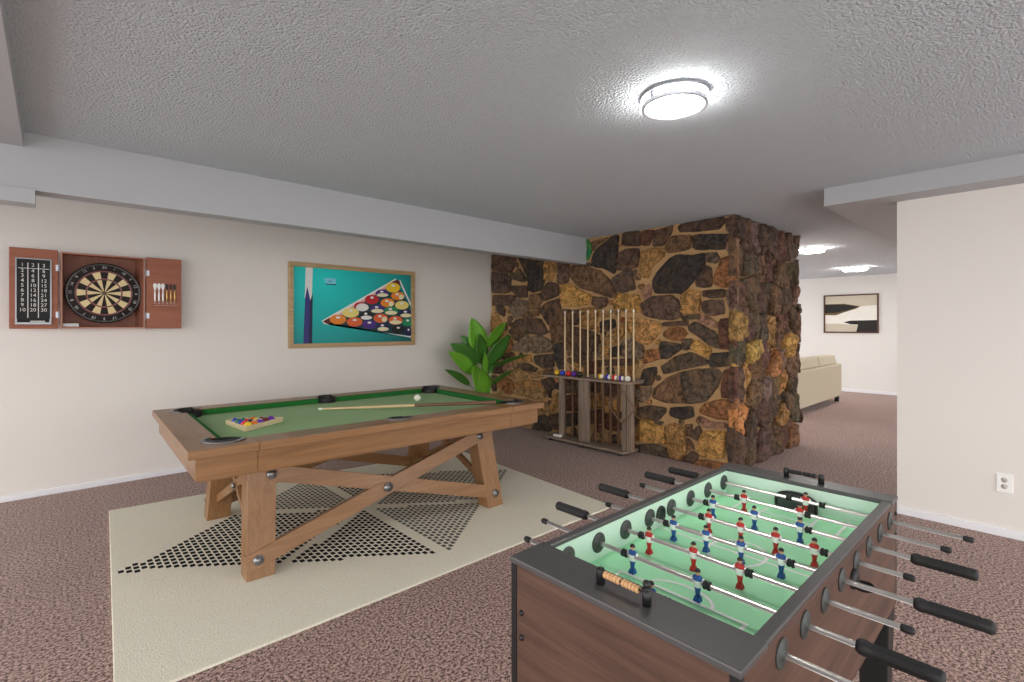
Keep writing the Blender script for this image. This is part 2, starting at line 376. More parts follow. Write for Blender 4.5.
ST['C'] = (480, 320, 6.2, [
 ('gr', '213,160 250,130 290,88 312,120 302,202 213,192'), ('gr', '310,110 370,93 442,130 452,197 340,207 300,160'),
 ('dp', '343,220 457,210 457,292 395,302 343,265'), ('k', '468,150 522,138 522,302 490,302 463,230'), ('oc', '223,235 312,213 322,265 250,257'),
 ('dp', '233,268 290,268 357,300 340,322 280,312'), ('t', '198,320 240,308 330,328 357,362 208,362'), ('oc', '213,385 300,368 377,383 377,415 300,422 218,415'),
 ('ob', '105,370 140,343 207,385 212,440 180,462 108,400'), ('ob', '138,150 195,118 212,190 150,202'), ('pk', '155,268 202,258 217,312 148,302'),
 ('t', '313,430 402,423 407,482 350,492 318,482'), ('t', '208,430 302,430 312,482 218,462'), ('t', '358,320 397,308 392,352 363,357'),
 ('dp', '383,370 430,358 482,390 492,432 460,422 440,442 440,482 413,430'), ('oc', '448,470 492,448 492,522 450,572 438,540'),
 ('t', '398,500 437,540 447,592 408,582'), ('db', '418,600 502,568 517,642 480,684 428,642'), ('k', '358,597 400,588 442,650 440,692 330,684'),
 ('oc', '78,8 132,8 122,82 78,92'), ('b', '78,180 130,168 142,242 78,252'), ('db', '78,262 140,263 132,332 80,332'), ('dg', '78,342 100,345 100,442 78,432'),
 ('dg', '530,362 632,360 632,452 520,452'), ('rb', '518,470 622,460 612,562 518,562'), ('k', '520,582 602,575 602,652 530,662'),
 ('db', '678,378 742,368 742,452 688,452'), ('oc', '698,460 762,458 757,542 698,542'), ('rb', '698,558 772,558 762,642 688,642'),
 ('db', '778,380 862,378 862,472 778,472'), ('oc', '778,482 862,480 852,562 778,562'), ('rb', '778,582 862,580 862,692 778,674'),
 ('t', '615,470 690,460 690,545 620,560'), ('b', '615,570 685,565 680,690 612,675'),
 ('db', '578,160 692,150 692,252 640,282 578,252'), ('gr', '700,160 772,138 762,232 698,242'), ('oc', '588,270 642,285 642,332 600,312'),
 ('rb', '658,262 742,250 742,332 658,332'), ('db', '215,500 300,490 310,560 225,570'), ('b', '230,585 320,570 345,640 250,660'), ('ob', '90,470 195,480 210,560 100,560'),
 ('db', '95,575 205,575 220,650 100,650')])
ST['D'] = (600, 310, 6.2, [
 ('k', '5,70 90,58 97,110 40,152 5,142'), ('oc', '28,180 145,88 152,150 110,202 28,212'), ('k', '58,240 125,218 132,282 68,292'),
 ('gr', '133,200 200,173 272,230 267,302 148,292'), ('oc', '163,48 300,58 382,93 362,150 300,212 230,192 168,110'),
 ('db', '388,78 542,63 542,97 398,102'), ('ob', '398,140 440,108 510,108 542,145 502,192 450,187 398,165'),
 ('dg', '553,100 590,73 722,140 737,237 690,222 558,130'), ('pk', '608,60 650,28 722,75 717,112 640,87'), ('rb', '738,60 866,45 866,247 743,237'),
 ('ob', '278,332 290,248 372,238 377,305'), ('k', '372,240 385,193 492,210 500,245 420,302 378,302'), ('dg', '508,230 520,178 572,178 567,232 530,252'),
 ('g', '568,230 580,178 687,230 687,282 640,287 568,245'), ('dg', '383,350 470,288 560,263 662,310 662,337 540,362 400,397'),
 ('k', '683,320 700,268 802,263 812,347 688,357'), ('g', '818,263 857,258 857,352 818,347'), ('k', '258,440 275,368 347,353 352,390 320,467 268,467'),
 ('b', '328,540 350,480 420,420 500,388 510,470 540,578 400,572'), ('dg', '508,388 600,368 722,368 752,395 722,482 660,562 548,580 515,470'),
 ('rb', '753,500 770,373 852,363 866,400 866,547 758,542'), ('gr', '223,490 322,478 312,532 270,572 228,562'),
 ('oc', '5,225 60,218 66,300 8,300'), ('db', '5,310 215,300 215,345 5,345'), ('t', '220,310 275,310 270,350 222,365')])
ST['E'] = (610, 390, 7.314, [
 ('dg', '220,128 300,113 402,130 407,160 350,222 240,202 213,182'), ('k', '438,165 455,128 602,118 612,195 540,217 443,187'),
 ('ob', '663,140 700,98 790,73 932,68 952,120 947,217 820,217 690,182 658,165'), ('pk', '638,215 660,188 740,230 842,240 842,282 700,272 648,240'),
 ('g', '213,240 220,218 302,218 332,250 397,268 402,392 320,387 218,372'), ('dg', '335,223 392,235 380,257 340,247'),
 ('oc', '418,270 460,243 532,275 552,340 562,450 500,522 440,482 418,380'), ('b', '555,253 602,248 592,342 558,332'),
 ('db', '603,300 650,258 672,300 640,372 603,342'), ('g', '678,308 842,298 837,492 680,492 638,440 648,380'),
 ('dp', '868,238 937,238 942,380 987,400 987,502 880,517 863,400'), ('b', '945,243 1000,238 992,372 948,362'),
 ('dg', '213,400 330,393 402,420 442,502 400,522 218,452'), ('db', '530,500 600,443 652,480 622,552 540,552'),
 ('ob', '620,570 660,508 760,520 852,540 852,592 650,602'), ('b', '566,350 598,372 618,432 568,440'), ('db', '455,540 520,545 600,580 600,640 480,600')])
def chaikin(p, k=.22):
    out = []
    for i in range(len(p)):
        a, b = Vector(p[i]), Vector(p[(i + 1) % len(p)]); out += [a.lerp(b, k), a.lerp(b, 1 - k)]
    return out
def resample(p, step):
    out = []
    for i in range(len(p)):
        a, b = Vector(p[i]), Vector(p[(i + 1) % len(p)]); n = max(1, int((b - a).length / step + .5))
        out += [a.lerp(b, k / n) for k in range(n)]
    return out
def add_stone(S, cols, poly, place, col, prot, seed, grow=.055, rough=.0):
    """one rough stone: outline in the plane, rounded shoulders, lumpy split face"""
    P = resample(chaikin(poly, .1 if grow else .14), .035); cen = sum(P, Vector((0, 0))) / len(P); n = len(P); base = len(S.v)
    P = [cen + (p - cen) * (1 + grow) for p in P]
    size = max((p - cen).length for p in P); tilt = Vector((random.uniform(-.2, .2), random.uniform(-.2, .2)))
    for ring, (sc, h) in enumerate(((1.0, -.03), (1.0, .45), (.965, .94), (.72, 1.0), (.38, 1.0), (0, 1.0))):
        for p in (P if sc else [cen]):
            q = cen + (p - cen) * sc
            if ring in (0, 1): q = q + Vector((noise.noise(Vector((p.x * 30, p.y * 30, seed))), noise.noise(Vector((p.y * 30, p.x * 30, seed + 9))))) * .006
            d = prot * h
            if ring > 0: d += (noise.noise(Vector((q.x * 9, q.y * 9, seed))) * .018 + noise.noise(Vector((q.x * 28, q.y * 28, seed))) * .012 + rough * noise.noise(Vector((q.x * 16, q.y * 5, seed)))) * (1 if ring > 1 else .4)
            if ring > 1: d += (q - cen).dot(tilt) * .25
            if ring == 0: d = -.03
            S.v.append(place(q, max(d, -.03))); cols.append(col)
    for r in range(4):
        for k in range(n): S.f.append([base + r * n + k, base + r * n + (k + 1) % n, base + (r + 1) * n + (k + 1) % n, base + (r + 1) * n + k]); S.mi.append(0); S.sm.append(r > 0)
    for k in range(n): S.f.append([base + 4 * n + k, base + 4 * n + (k + 1) % n, base + 5 * n]); S.mi.append(0); S.sm.append(True)
def clip_half(poly, p, n):
    out = []
    for i in range(len(poly)):
        a, b = poly[i], poly[(i + 1) % len(poly)]; da, db = (a - p).dot(n), (b - p).dot(n)
        if da <= 0: out.append(a)
        if da * db < 0: out.append(a.lerp(b, da / (da - db)))
    return out
S = MB(); cols = []
S.box(XS + .012, 6.09, YS + .03, YW + .1, 0, H, 1); cols += [(1, 1, 1)] * 8
k = 0; done = []
for key, (ox, oy, sc, stones) in ST.items():
    for cn, pts in stones:
        pl = []
        for a in pts.split():
            x, y = map(float, a.split(',')); yy, zz = on_x(ox + x / sc, oy + y / sc, XS)
            pl.append(Vector((min(max(yy, YS + .005), YW - .01), min(max(zz, .004), H - .004))))
        done.append(pl); k += 1; c = lin(SCOL[cn])[:3]; j = random.uniform(.88, 1.14); c = tuple(x * j for x in c)
        add_stone(S, cols, pl, lambda q, d: (XS + .012 - d, q.x, q.y), c, random.uniform(.028, .05) if cn != 'grn' else .02, k * 3.7)
# chinking: small stones wherever the big ones leave a gap
circ = []
for pl in done:
    cc = sum(pl, Vector((0, 0))) / len(pl); circ.append((cc, max((p - cc).length for p in pl), [cc + (p - cc) * 1.07 for p in pl]))
def clearance(p):
    best = 9
    for cc, r, pl in circ:
        if (p - cc).length - r > min(best, .2): continue
        ins = False
        for i in range(len(pl)):
            a, b = pl[i], pl[(i + 1) % len(pl)]; ab = b - a; t = max(0, min(1, (p - a).dot(ab) / max(1e-9, ab.length_squared))); best = min(best, (p - a - ab * t).length)
            if (a.y > p.y) != (b.y > p.y) and p.x < (b.x - a.x) * (p.y - a.y) / (b.y - a.y) + a.x: ins = not ins
        if ins: return 0
    return best
for q in range(2600):
    p = Vector((random.uniform(YS + .02, YW - .03), random.uniform(.02, H - .02))); d = min(clearance(p), p.y, H - p.y, p.x - YS)
    if d < .026: continue
    d = min(d, .16) * 1.02; a0 = random.uniform(0, 6); pl = [p + Vector((cos(a0 + j * 1.047), sin(a0 + j * 1.047))) * d * random.uniform(.85, 1.22) for j in range(6)]
    pl = [Vector((min(max(v_.x, YS + .005), YW - .01), min(max(v_.y, .004), H - .004))) for v_ in pl]
    cn = random.choice(['db', 'b', 'pb', 'dg', 'oc', 'rb', 't', 'b', 'ob']); c = tuple(x * random.uniform(.85, 1.1) for x in lin(SCOL[cn])[:3])
    add_stone(S, cols, pl, lambda q_, d_: (XS + .012 - d_, q_.x, q_.y), c, random.uniform(.02, .035), q * 1.3 + 900, .0); circ.append((p, d * 1.22, pl))
# the return face of the pillar, seen at a slant: irregular cells
seeds = []
for r in range(8):
    for q in range(9):
        seeds.append(Vector((4.44 + (q + .5 + (r % 2) * .3 + random.uniform(-.33, .33)) * 1.72 / 9, (r + .5 + random.uniform(-.42, .42)) * H / 8)))
for i, a in enumerate(seeds):
    pl = [Vector((4.45, 0.004)), Vector((6.06, 0.004)), Vector((6.06, H - .004)), Vector((4.45, H - .004))]
    for j, b in enumerate(seeds):
        if i != j and (a - b).length < .9:
            n = (b - a); pl = clip_half(pl, (a + b) / 2 - n.normalized() * .005, n)
            if len(pl) < 3: break
    if len(pl) < 3: continue
    ar = sum(pl[m].x * pl[(m + 1) % len(pl)].y - pl[(m + 1) % len(pl)].x * pl[m].y for m in range(len(pl))) / 2
    if abs(ar) < .002: continue
    cn = random.choice(['db', 'pb', 'dg', 'b', 'db', 'gr', 'dg', 'pb', 'b'] + (['oc', 'g', 'oc'] if a.y < 1.3 else []))
    c = tuple(x * random.uniform(.85, 1.15) for x in lin(SCOL[cn])[:3])
    add_stone(S, cols, pl, lambda q, d: (q.x, YS + .03 - d, q.y), c, random.uniform(.02, .075), i * 2.3 + 500, .0, .045)
so = S.build('wall_stone', ['stone', 'mortar']); struct(so)
ca = so.data.color_attributes.new('stone_color', 'FLOAT_COLOR', 'POINT')
for i, c in enumerate(cols): ca.data[i].color = (*c, 1)

# ------------------------------------------------------------------ rug
RC = Vector((1.645, 3.325, 0)); rug = [(.155, 2.18), (2.97, 2.14), (3.13, 4.22), (.29, 4.49)]
rp = resample([Vector(p) for p in rug], .4)
ro = MB().prism([(p.x - RC.x, p.y - RC.y) for p in rp], .001, .014).build('area_rug', 'rug', bevel=.004)
ro.location = RC; tag(ro, 'large cream area rug with a black and grey dashed diamond under the pool table', 'rug')

# ------------------------------------------------------------------ pool table
PT = Vector((1.600, 3.350, 0)); L2, W2 = 1.1285, .744; ZT = .74; ZB = .70; XI, YI = L2 - .16, W2 - .16
pt = thing('pool_table', 'light oak pool table with green cloth and crossed trestle legs on the cream rug', 'pool table', PT, -.032)
PC = [(sx * (XI - .02), sy * (YI - .02), .085) for sx in (-1, 1) for sy in (-1, 1)]; PSD = [(0, sy * (YI + .012), .072) for sy in (-1, 1)]
def arc(c, r, a0, a1, n=16): return [(c[0] + r * cos(a0 + (a1 - a0) * k / n), c[1] + r * sin(a0 + (a1 - a0) * k / n)) for k in range(n + 1)]
xs_, ys_ = .83, .43
for sx in (-1, 1):
    for sy in (-1, 1):
        c = (XI - .02, YI - .02); r = .085; e = sqrt(r * r - .02 ** 2)
        # drawn for the (+,+) corner, arc bulges outward
        a0 = atan2(e, 0) ; pts = [(xs_, W2), (xs_, YI), (c[0] - e, YI)] + arc(c, r, atan2(.02, -e), atan2(-e, .02) , 18) + [(XI, ys_), (L2, ys_), (L2, W2)]
        pts = [(p[0] * sx, p[1] * sy) for p in pts]
        MB().prism(pts, .699, ZT).build('corner_block', 'oak_x' , pt, .003)
for sy in (-1, 1):
    c = (0, YI + .012); r = .072; e = sqrt(r * r - .012 ** 2)
    pts = [(-xs_ + .002, YI)] + [(c[0] - e, YI)] + arc(c, r, atan2(-.012, -e) + 2 * pi, atan2(-.012, e), 18)[0:] + [(xs_ - .002, YI), (xs_ - .002, W2), (-xs_ + .002, W2)]
    MB().prism([(p[0], p[1] * sy) for p in pts], .699, ZT).build('side_rail', 'oak_x', pt, .003)
for sx in (-1, 1):
    MB().prism([(sx * XI, -ys_ + .002), (sx * XI, ys_ - .002), (sx * L2, ys_ - .002), (sx * L2, -ys_ + .002)], .699, ZT).build('end_rail', 'oak_y', pt, .003)
# apron boards
for sy in (-1, 1):
    y0, y1 = sorted((sy * (W2 - .034), sy * (W2 - .059)))
    for x0, x1 in ((-L2 + .034, -xs_ - .001), (-xs_ + .001, xs_ - .001), (xs_ + .001, L2 - .034)): MB().box(x0, x1, y0, y1, .588, .6985).build('apron_board', 'oak_x', pt, .002)
for sx in (-1, 1):
    x0, x1 = sorted((sx * (L2 - .034), sx * (L2 - .059))); MB().box(x0, x1, -W2 + .06, W2 - .06, .588, .6985).build('apron_board', 'oak_y', pt, .002)
MB().box(-L2 + .062, L2 - .062, -W2 + .062, W2 - .062, .575, .588).build('underside_panel', 'oak_x', pt)
# cloth bed with pocket openings
def bed():
    out = []
    for (sx, sy) in ((-1, -1), (1, -1), (1, 1), (-1, 1)):
        c = (sx * (XI - .02), sy * (YI - .02)); r = .082
        seq = arc((0, 0), r, pi / 2 + .25, -.25, 14)
        # arc seen from the (-,-) corner: opening on the table side
        a = {(-1, -1): (pi / 2, 0), (1, -1): (pi, pi / 2), (1, 1): (-pi / 2, -pi), (-1, 1): (0, -pi / 2)}[(sx, sy)]
        out += arc(c, r, a[0], a[1], 12)
        if (sx, sy) == (1, -1): pass
    return out
bp = bed()
def with_side(bp):
    out = []; n = len(bp)
    for i in range(n):
        out.append(bp[i]); a, b = bp[i], bp[(i + 1) % n]
        if abs(a[1] - b[1]) < 1e-4 and abs(a[0] - b[0]) > 1:
            sy = 1 if a[1] > 0 else -1; c = (0, sy * (YI + .012)); yy = a[1]; e = sqrt(.072 ** 2 - (yy - c[1]) ** 2)
            if sy < 0: t0, t1 = atan2(yy - c[1], -e), atan2(yy - c[1], e)
            else: t0, t1 = atan2(yy - c[1], e), atan2(yy - c[1], -e)
            out += arc(c, .072, t0, t1, 10)
    return out
MB().prism(with_side(bp), .672, ZB).build('cloth_bed', 'cloth', pt)
# cushions
def cushion(p0, p1, inward, name='cushion'):
    p0 = Vector(p0); p1 = Vector(p1); d = (p1 - p0).normalized(); n = Vector(inward); w = .027
    a, b, c_, e = p0, p1, p1 - d * .03 + n * w, p0 + d * .03 + n * w
    f = lambda p, z: (p.x, p.y, z)
    MB().add([f(a, ZB), f(b, ZB), f(c_ - n * .012, ZB), f(e - n * .012, ZB), f(a, ZT - .002), f(b, ZT - .002), f(c_, ZT - .008), f(e, ZT - .008)],
             [(3, 2, 1, 0), (4, 5, 6, 7)] + [(i, (i + 1) % 4, 4 + (i + 1) % 4, 4 + i) for i in range(4)]).build('cushion', 'cushion', pt, .002)
for sy in (-1, 1):
    for sx in (-1, 1): cushion((sx * .068, sy * YI), (sx * (XI - .105), sy * YI), (0, -sy))
for sx in (-1, 1): cushion((sx * XI, -(YI - .105)), (sx * XI, YI - .105), (-sx, 0))
# pockets: leather cup with a metal rim on the wood side
def pocket(c, r, a0, a1):
    MB().lathe([(r - .003, ZT - .004), (r - .006, .66), (r - .02, .612), (0, .605)], (c[0], c[1], 0), (0, 0, 1), 28).build('pocket', 'leather', pt)
    p = [o for o in kids(pt) if o.name.startswith('pocket')][-1]
    ou = arc(c, r + .02, a0, a1, 24); inn = arc(c, r - .004, a1, a0, 24)
    MB().prism(ou + inn, ZT, ZT + .007).build('pocket_rim', 'gunmetal', p, .002)
    MB().prism(arc(c, r + .001, a0 + .5, a1 - .5, 20) + arc(c, r - .022, a1 - .5, a0 + .5, 20), ZT - .03, ZT + .011).build('pocket_flap', 'leather', p, .003)
for sx in (-1, 1):
    for sy in (-1, 1):
        m = atan2(sy, sx); pocket((sx * (XI - .02), sy * (YI - .02)), .085, m - 1.75, m + 1.75)
for sy in (-1, 1): pocket((0, sy * (YI + .012)), .072, sy * pi / 2 - 1.4, sy * pi / 2 + 1.4)
# legs and braces
LX, LY, LO = .845, .583, -.018
def yp(z): return LY - .19 * z               # outer face of a leg leans in towards the top
for sx in (-1, 1):
    for sy in (-1, 1):
        bot = [(sx * LX, sy * LY, .014), (sx * (LX - .137), sy * LY, .014), (sx * (LX - .137), sy * (LY - .12), .014), (sx * LX, sy * (LY - .12), .014)]
        ty = yp(.587); top = [(sx * (LX - .03), sy * ty, .587), (sx * (LX - .175), sy * ty, .587), (sx * (LX - .175), sy * (ty - .12), .587), (sx * (LX - .03), sy * (ty - .12), .587)]
        bot = [(x + LO, y, z) for x, y, z in bot]; top = [(x + LO, y, z) for x, y, z in top]
        lg = MB().hexa(bot, top).build('leg', 'oak_z', pt, .003)
def bolt(parent, p, n, r=.028):
    n = Vector(n).normalized(); MB().lathe([(r * .6, -.01), (r, 0), (r, .004), (r * .88, .007), (r * .55, .007), (r * .55, .011), (0, .011)], p, n, 18).build('bolt', 'gunmetal', parent)
for sy in (-1, 1):
    nrm = Vector((0, sy, .19)).normalized()
    for s_, off in ((1, .0), (-1, .006)):
        a = Vector((-s_ * .785 + LO, 0, .105)); b = Vector((s_ * .70 + LO, 0, .515))
        a.y = sy * (yp(a.z) - .018 - off); b.y = sy * (yp(b.z) - .018 - off)
        d = (b - a).normalized()
        br = MB().bar(a - d * .05, b + d * .03, .088, .05, nrm).build('cross_brace', 'oak_x', pt, .003)
        for p in (a, b): bolt(br, (p.x, sy * yp(p.z) + sy * .006, p.z), nrm, .027)
        if s_ == 1: bolt(br, (LO - .04, sy * (yp(.315) + .012), .315), nrm, .03)
for sx in (-1, 1):
    for s_ in (-1, 1):
        a = Vector((sx * .785 + LO, -s_ * (LY - .06), .12)); b = Vector((sx * .745 + LO, s_ * .40, .54))
        br = MB().bar(a, b, .05, .025, (1, 0, .07)).build('side_brace', 'oak_y', pt, .002)
    bolt(br, (sx * .785 + LO, 0, .35), (sx, 0, 0), .02)

for o_ in kids(pt):
    if o_.name.split('.')[0] in ('leg', 'cross_brace', 'side_brace'): o_.location.y = -.045

# things on the pool table ------------------------------------------------------------
RB = .0285
def pool_ball(loc, col, stripe, label, group, rx=None, RB=RB):
    o = MB()
    if stripe:   # white ball with a band
        prof = [(RB * sin(pi * k / 12), -RB * cos(pi * k / 12)) for k in range(13)]; mis = [1 if 3 < k < 8 else 0 for k in range(12)]
        o.lathe(prof, (0, 0, 0), rx or (0, 0, 1), 20, mis=mis); mats = ['ball_white', 'ball_' + col]
    else: o.ball((0, 0, 0), RB, 20, 12); mats = ['ball_' + col]
    b = o.build('pool_ball', mats); b.location = loc; return tag(b, label, 'pool ball', group)
RKC = Vector((.893, 3.305)); RKA = radians(-115)
tri = thing('ball_rack', 'pale wooden triangle rack holding balls on the green cloth', 'ball rack', (RKC.x, RKC.y, ZB), RKA)
def triv(R): return [(R * cos(2 * pi * k / 3), R * sin(2 * pi * k / 3)) for k in range(3)]
Ro, Ri = .19, .172
for k in range(3):
    o, i = triv(Ro), triv(Ri); MB().prism([o[k], o[(k + 1) % 3], i[(k + 1) % 3], i[k]], .0005, .031).build('rack_side', 'bone', tri, .003)
rot = Matrix.Rotation(RKA, 2); order = ['yellow', 'red', 'purple', 'black', 'orange', 'maroon', 'green', 'blue', 'yellow', 'orange', 'red', 'purple', 'green', 'blue', 'maroon']
# rows counted from the apex at the front pocket
names = [('yellow', 0), ('red', 0), ('orange', 1), ('blue', 0), ('black', 0), ('purple', 1), ('green', 0), ('red', 1), ('yellow', 1), ('maroon', 0), ('blue', 1), ('green', 1), ('orange', 0), ('maroon', 1), ('purple', 0)]
i = 0; RT_ = .0242
for row in range(5):
    for q in range(row + 1):
        x = .119 - row * RT_ * sqrt(3); y = (q - row / 2) * 2 * RT_
        p = rot @ Vector((x, y)); c, s_ = names[i]; i += 1
        kind = 'white pool ball with a %s stripe' % c if s_ else 'solid %s pool ball' % c
        pool_ball((RKC.x + p.x, RKC.y + p.y, ZB + RT_ + .0005), c, s_, kind + ' inside the triangle rack on the pool table', 'pool balls in the triangle rack', (.4, .5, .75), RT_)
cb = MB().ball((0, 0, 0), RB, 24, 14).build('cue_ball', 'ball_white'); cb.location = (*on_floor(417.4, 397.8, ZB + RB), ZB + RB + .0004); tag(cb, 'plain white cue ball beside the cue on the green cloth', 'pool ball')
def make_cue(name, label, group, a, b, matS, matB, split=.52, tilt=None):
    a = Vector(a); b = Vector(b); d = b - a; Lc = d.length; t = bpy.data.objects.new(name, None); C.objects.link(t); tag(t, label, 'pool cue', group)
    t.location = a; t.rotation_mode = 'QUATERNION'; t.rotation_quaternion = Vector((0, 0, 1)).rotation_difference(d)
    j = Lc * split
    MB().lathe([(0, 0), (.0135, 0), (.0145, .01), (.012, j)], seg=14).build('butt', matB, t)
    MB().lathe([(.012, j), (.011, j + .004), (.0075, Lc - .03)], seg=14).build('shaft', matS, t)
    MB().lathe([(.0075, Lc - .03), (.0075, Lc - .008), (.006, Lc), (0, Lc)], seg=14).build('tip', 'white', t)
    return t
make_cue('pool_cue', 'pool cue with brown butt lying across the green table cloth', None, (*on_floor(496, 402.3, .7535), .7535), (*on_floor(318.5, 409, .7095), .7095), 'maple_z', 'butt', .46)

# ------------------------------------------------------------------ dart cabinet on the wall
YC = 5.17                                   # front plane of the open doors
dc = thing('dartboard_cabinet', 'brown wooden dartboard cabinet with both doors open on the cream wall', 'dartboard cabinet', (.307, YW, 1.588))
x0, x1, z0, z1 = -.264, .264, -.297, .297; D = YC - YW
MB().box(x0, x1, -.014, -.001, z0, z1).build('back_panel', 'cab_in', dc)
b = MB(); t = .014
b.box(x0, x1, D, -.014, z1 - t, z1).box(x0, x1, D, -.014, z0, z0 + t).box(x0, x0 + t, D, -.014, z0 + t, z1 - t).box(x1 - t, x1, D, -.014, z0 + t, z1 - t)
b.build('case', 'cab', dc, .002)
b = MB(); e = .009
b.box(x0, x1, D - .003, D, z1 - e, z1).box(x0, x1, D - .003, D, z0, z0 + e).box(x0, x0 + e, D - .003, D, z0 + e, z1 - e).box(x1 - e, x1, D - .003, D, z0 + e, z1 - e)
b.build('edge_banding', 'cab_edge', dc)
MB().prism([(x1 - t, D + .004), (x1 - t, -.014), (x1 - t - .045, -.014)], z0 + t, z1 - t).build('side_liner', 'cab_in', dc)
ld = MB().box(-.543, -.278, D, D + .018, z0, z1 + .008).build('door', 'cab', dc, .003)
rd = MB().box(.272, .522, D, D + .018, z0, z1 + .008).build('door', 'cab', dc, .003)
for dr, xx in ((ld, -.271), (rd, .268)):
    for zz in (-.19, .17):
        MB().cyl((xx, D - .004, zz - .03), (xx, D - .004, zz + .03), .006).box(xx - .02 if xx < 0 else xx, xx if xx < 0 else xx + .025, D - .004, D, zz - .022, zz + .022).build('hinge', 'brushed', dr)
# chalk scoreboard on the first door
sx0, sx1, sz0, sz1 = -.503, -.322, -.248, .222
cbd = MB().box(sx0, sx1, D - .006, D, sz0, sz1).build('chalkboard', 'slate', ld)
f = MB(); w = .008
f.box(sx0 - w, sx1 + w, D - .01, D, sz1, sz1 + w).box(sx0 - w, sx0, D - .01, D, sz0, sz1).box(sx1, sx1 + w, D - .01, D, sz0, sz1)
f.build('chalkboard_frame', 'gunmetal', ld)
MB().box(sx0 - w, sx1 + w, D - .03, D, sz0 - .018, sz0).box(sx0 - w, sx0 + .004, D - .03, D, sz0, sz0 + .025).box(sx1 - .004, sx1 + w, D - .03, D, sz0, sz0 + .025).build('chalk_tray', 'gunmetal', ld, .002)
tx = MB(); face = lambda x, z: Matrix.Translation((x, D - .0065, z)) @ Matrix.Rotation(pi / 2, 4, 'X')
ca_, cb_, cc_ = [str(k) for k in range(1, 11)], [str(2 * k) for k in range(1, 11)], [str(3 * k) for k in range(1, 11)]
for col_, xx in ((ca_, -.473), (cb_, -.416), (cc_, -.357)):
    for r, s_ in enumerate(col_): tx.text(s_, .036, face(xx, .178 - r * .0365 - (.006 if r else 0)))
tx.box(-.446, -.441, D - .0075, D - .006, -.215, .195).box(-.389, -.384, D - .0075, D - .006, -.215, .195).box(-.495, -.328, D - .0075, D - .006, .152, .156)
tx.build('chalk_scores', 'chalk', ld)
# dart holder on the second door
hx0, hx1 = .318, .482; hz = -.05
MB().box(hx0 - .006, hx1 + .006, D - .028, D, hz - .056, hz - .048).box(hx0, hx1, D - .026, D - .021, hz - .022, hz - .017).build('dart_holder', 'cab_edge', rd, .002)
# dartboard
db = thing('dartboard', 'round black and cream dartboard hung inside the brown cabinet', 'dartboard', (.307, YC + .033, 1.578))
R_ = .243
MB().lathe([(0, .05), (R_, .05), (R_, .004), (R_ - .004, 0), (0, .0)], (0, 0, 0), (0, 1, 0), 60).build('backing', 'board_black', db)
seg = MB(); rr = [(.010, .0), (.0, .0)]
def ringsec(r0, r1, a0, a1, mi, y=-.0012):
    n = 4; p = [(r1 * sin(a0 + (a1 - a0) * k / n), y, r1 * cos(a0 + (a1 - a0) * k / n)) for k in range(n + 1)] + [(r0 * sin(a1 + (a0 - a1) * k / n), y, r0 * cos(a1 + (a0 - a1) * k / n)) for k in range(n + 1)]
    seg.poly(p, mi)
for k in range(20):
    a0, a1 = radians(18 * k - 9), radians(18 * k + 9); dk = k % 2 == 0
    for (r0, r1, mi) in ((.016, .107, 0 if dk else 1), (.107, .117, 2), (.117, .171, 0 if dk else 1), (.171, .181, 2)): ringsec(r0, r1, a0, a1, mi)
    ringsec(.008, .016, a0, a1, 3); ringsec(.0005, .008, a0, a1, 2, -.0014)
seg.build('scoring_face', ['board_black', 'board_cream', 'board_red', 'board_green'], db)
wr = MB()
for r in (.016, .107, .117, .171, .181): wr.tube([(r * cos(2 * pi * k / 40), -.0018, r * sin(2 * pi * k / 40)) for k in range(40)], .0007, 6, closed=True)
wr.tube([(.232 * cos(2 * pi * k / 48), -.004, .232 * sin(2 * pi * k / 48)) for k in range(48)], .0014, 6, closed=True)
wr.build('wire_ring', 'wire', db)
nr = MB().tube([(.226 * cos(2 * pi * k / 48), -.003, .226 * sin(2 * pi * k / 48)) for k in range(48)], .001, 6, closed=True).build('number_ring', 'wire', db)
for k, n in enumerate((20, 1, 18, 4, 13, 6, 10, 15, 2, 17, 3, 19, 7, 16, 8, 11, 14, 9, 12, 5)):
    a = radians(18 * k); MB().text(str(n), .03, Matrix.Translation((.207 * sin(a), -.002, .207 * cos(a))) @ Matrix.Rotation(a, 4, 'Y') @ Matrix.Rotation(pi / 2, 4, 'X')).build('number', 'wire', nr)
# darts in the holder
for k in range(6):
    wht = k < 3; xx = hx0 + .012 + k * (hx1 - hx0 - .024) / 5
    ordn = ('first', 'second', 'third')[k % 3]
    d_ = thing('dart', ('%s of the three white-flighted darts counted from the dartboard, in the door holder' if wht else '%s of the three dark-flighted darts counted from the white ones, in the door holder') % ordn, 'dart',
               (.307 + xx, YC - .016, 1.588 + hz), 0, 'darts in the cabinet door'); d_.scale = (1.25, 1.0, 1.2)
    MB().lathe([(0, -.038), (.0012, -.03), (.0012, -.012)], seg=8).build('point', 'steel', d_)
    MB().lathe([(.0012, -.013), (.005, -.008), (.0058, .03), (.0035, .055), (.003, .068)], seg=12).build('barrel', 'white' if wht else 'brass', d_)
    fl = MB()
    pr = [(0, .055), (.009, .085), (.0105, .1), (.007, .112), (0, .114)] if wht else [(0, .06), (.006, .085), (.0065, .108), (0, .114)]
    for an in (0, pi / 2):
        ca2, sa2 = cos(an), sin(an); pp = pr + [(-x, z) for x, z in pr[::-1][1:-1]]
        fl.add([(x * ca2 + sa2 * s2 * .0004, x * sa2 + ca2 * s2 * .0004, z) for s2 in (-1, 1) for x, z in pp],
               [list(range(len(pp)))[::-1], list(range(len(pp), 2 * len(pp)))] + [(q, (q + 1) % len(pp), len(pp) + (q + 1) % len(pp), len(pp) + q) for q in range(len(pp))])
    fl.build('flight', 'white' if wht else 'black', d_)
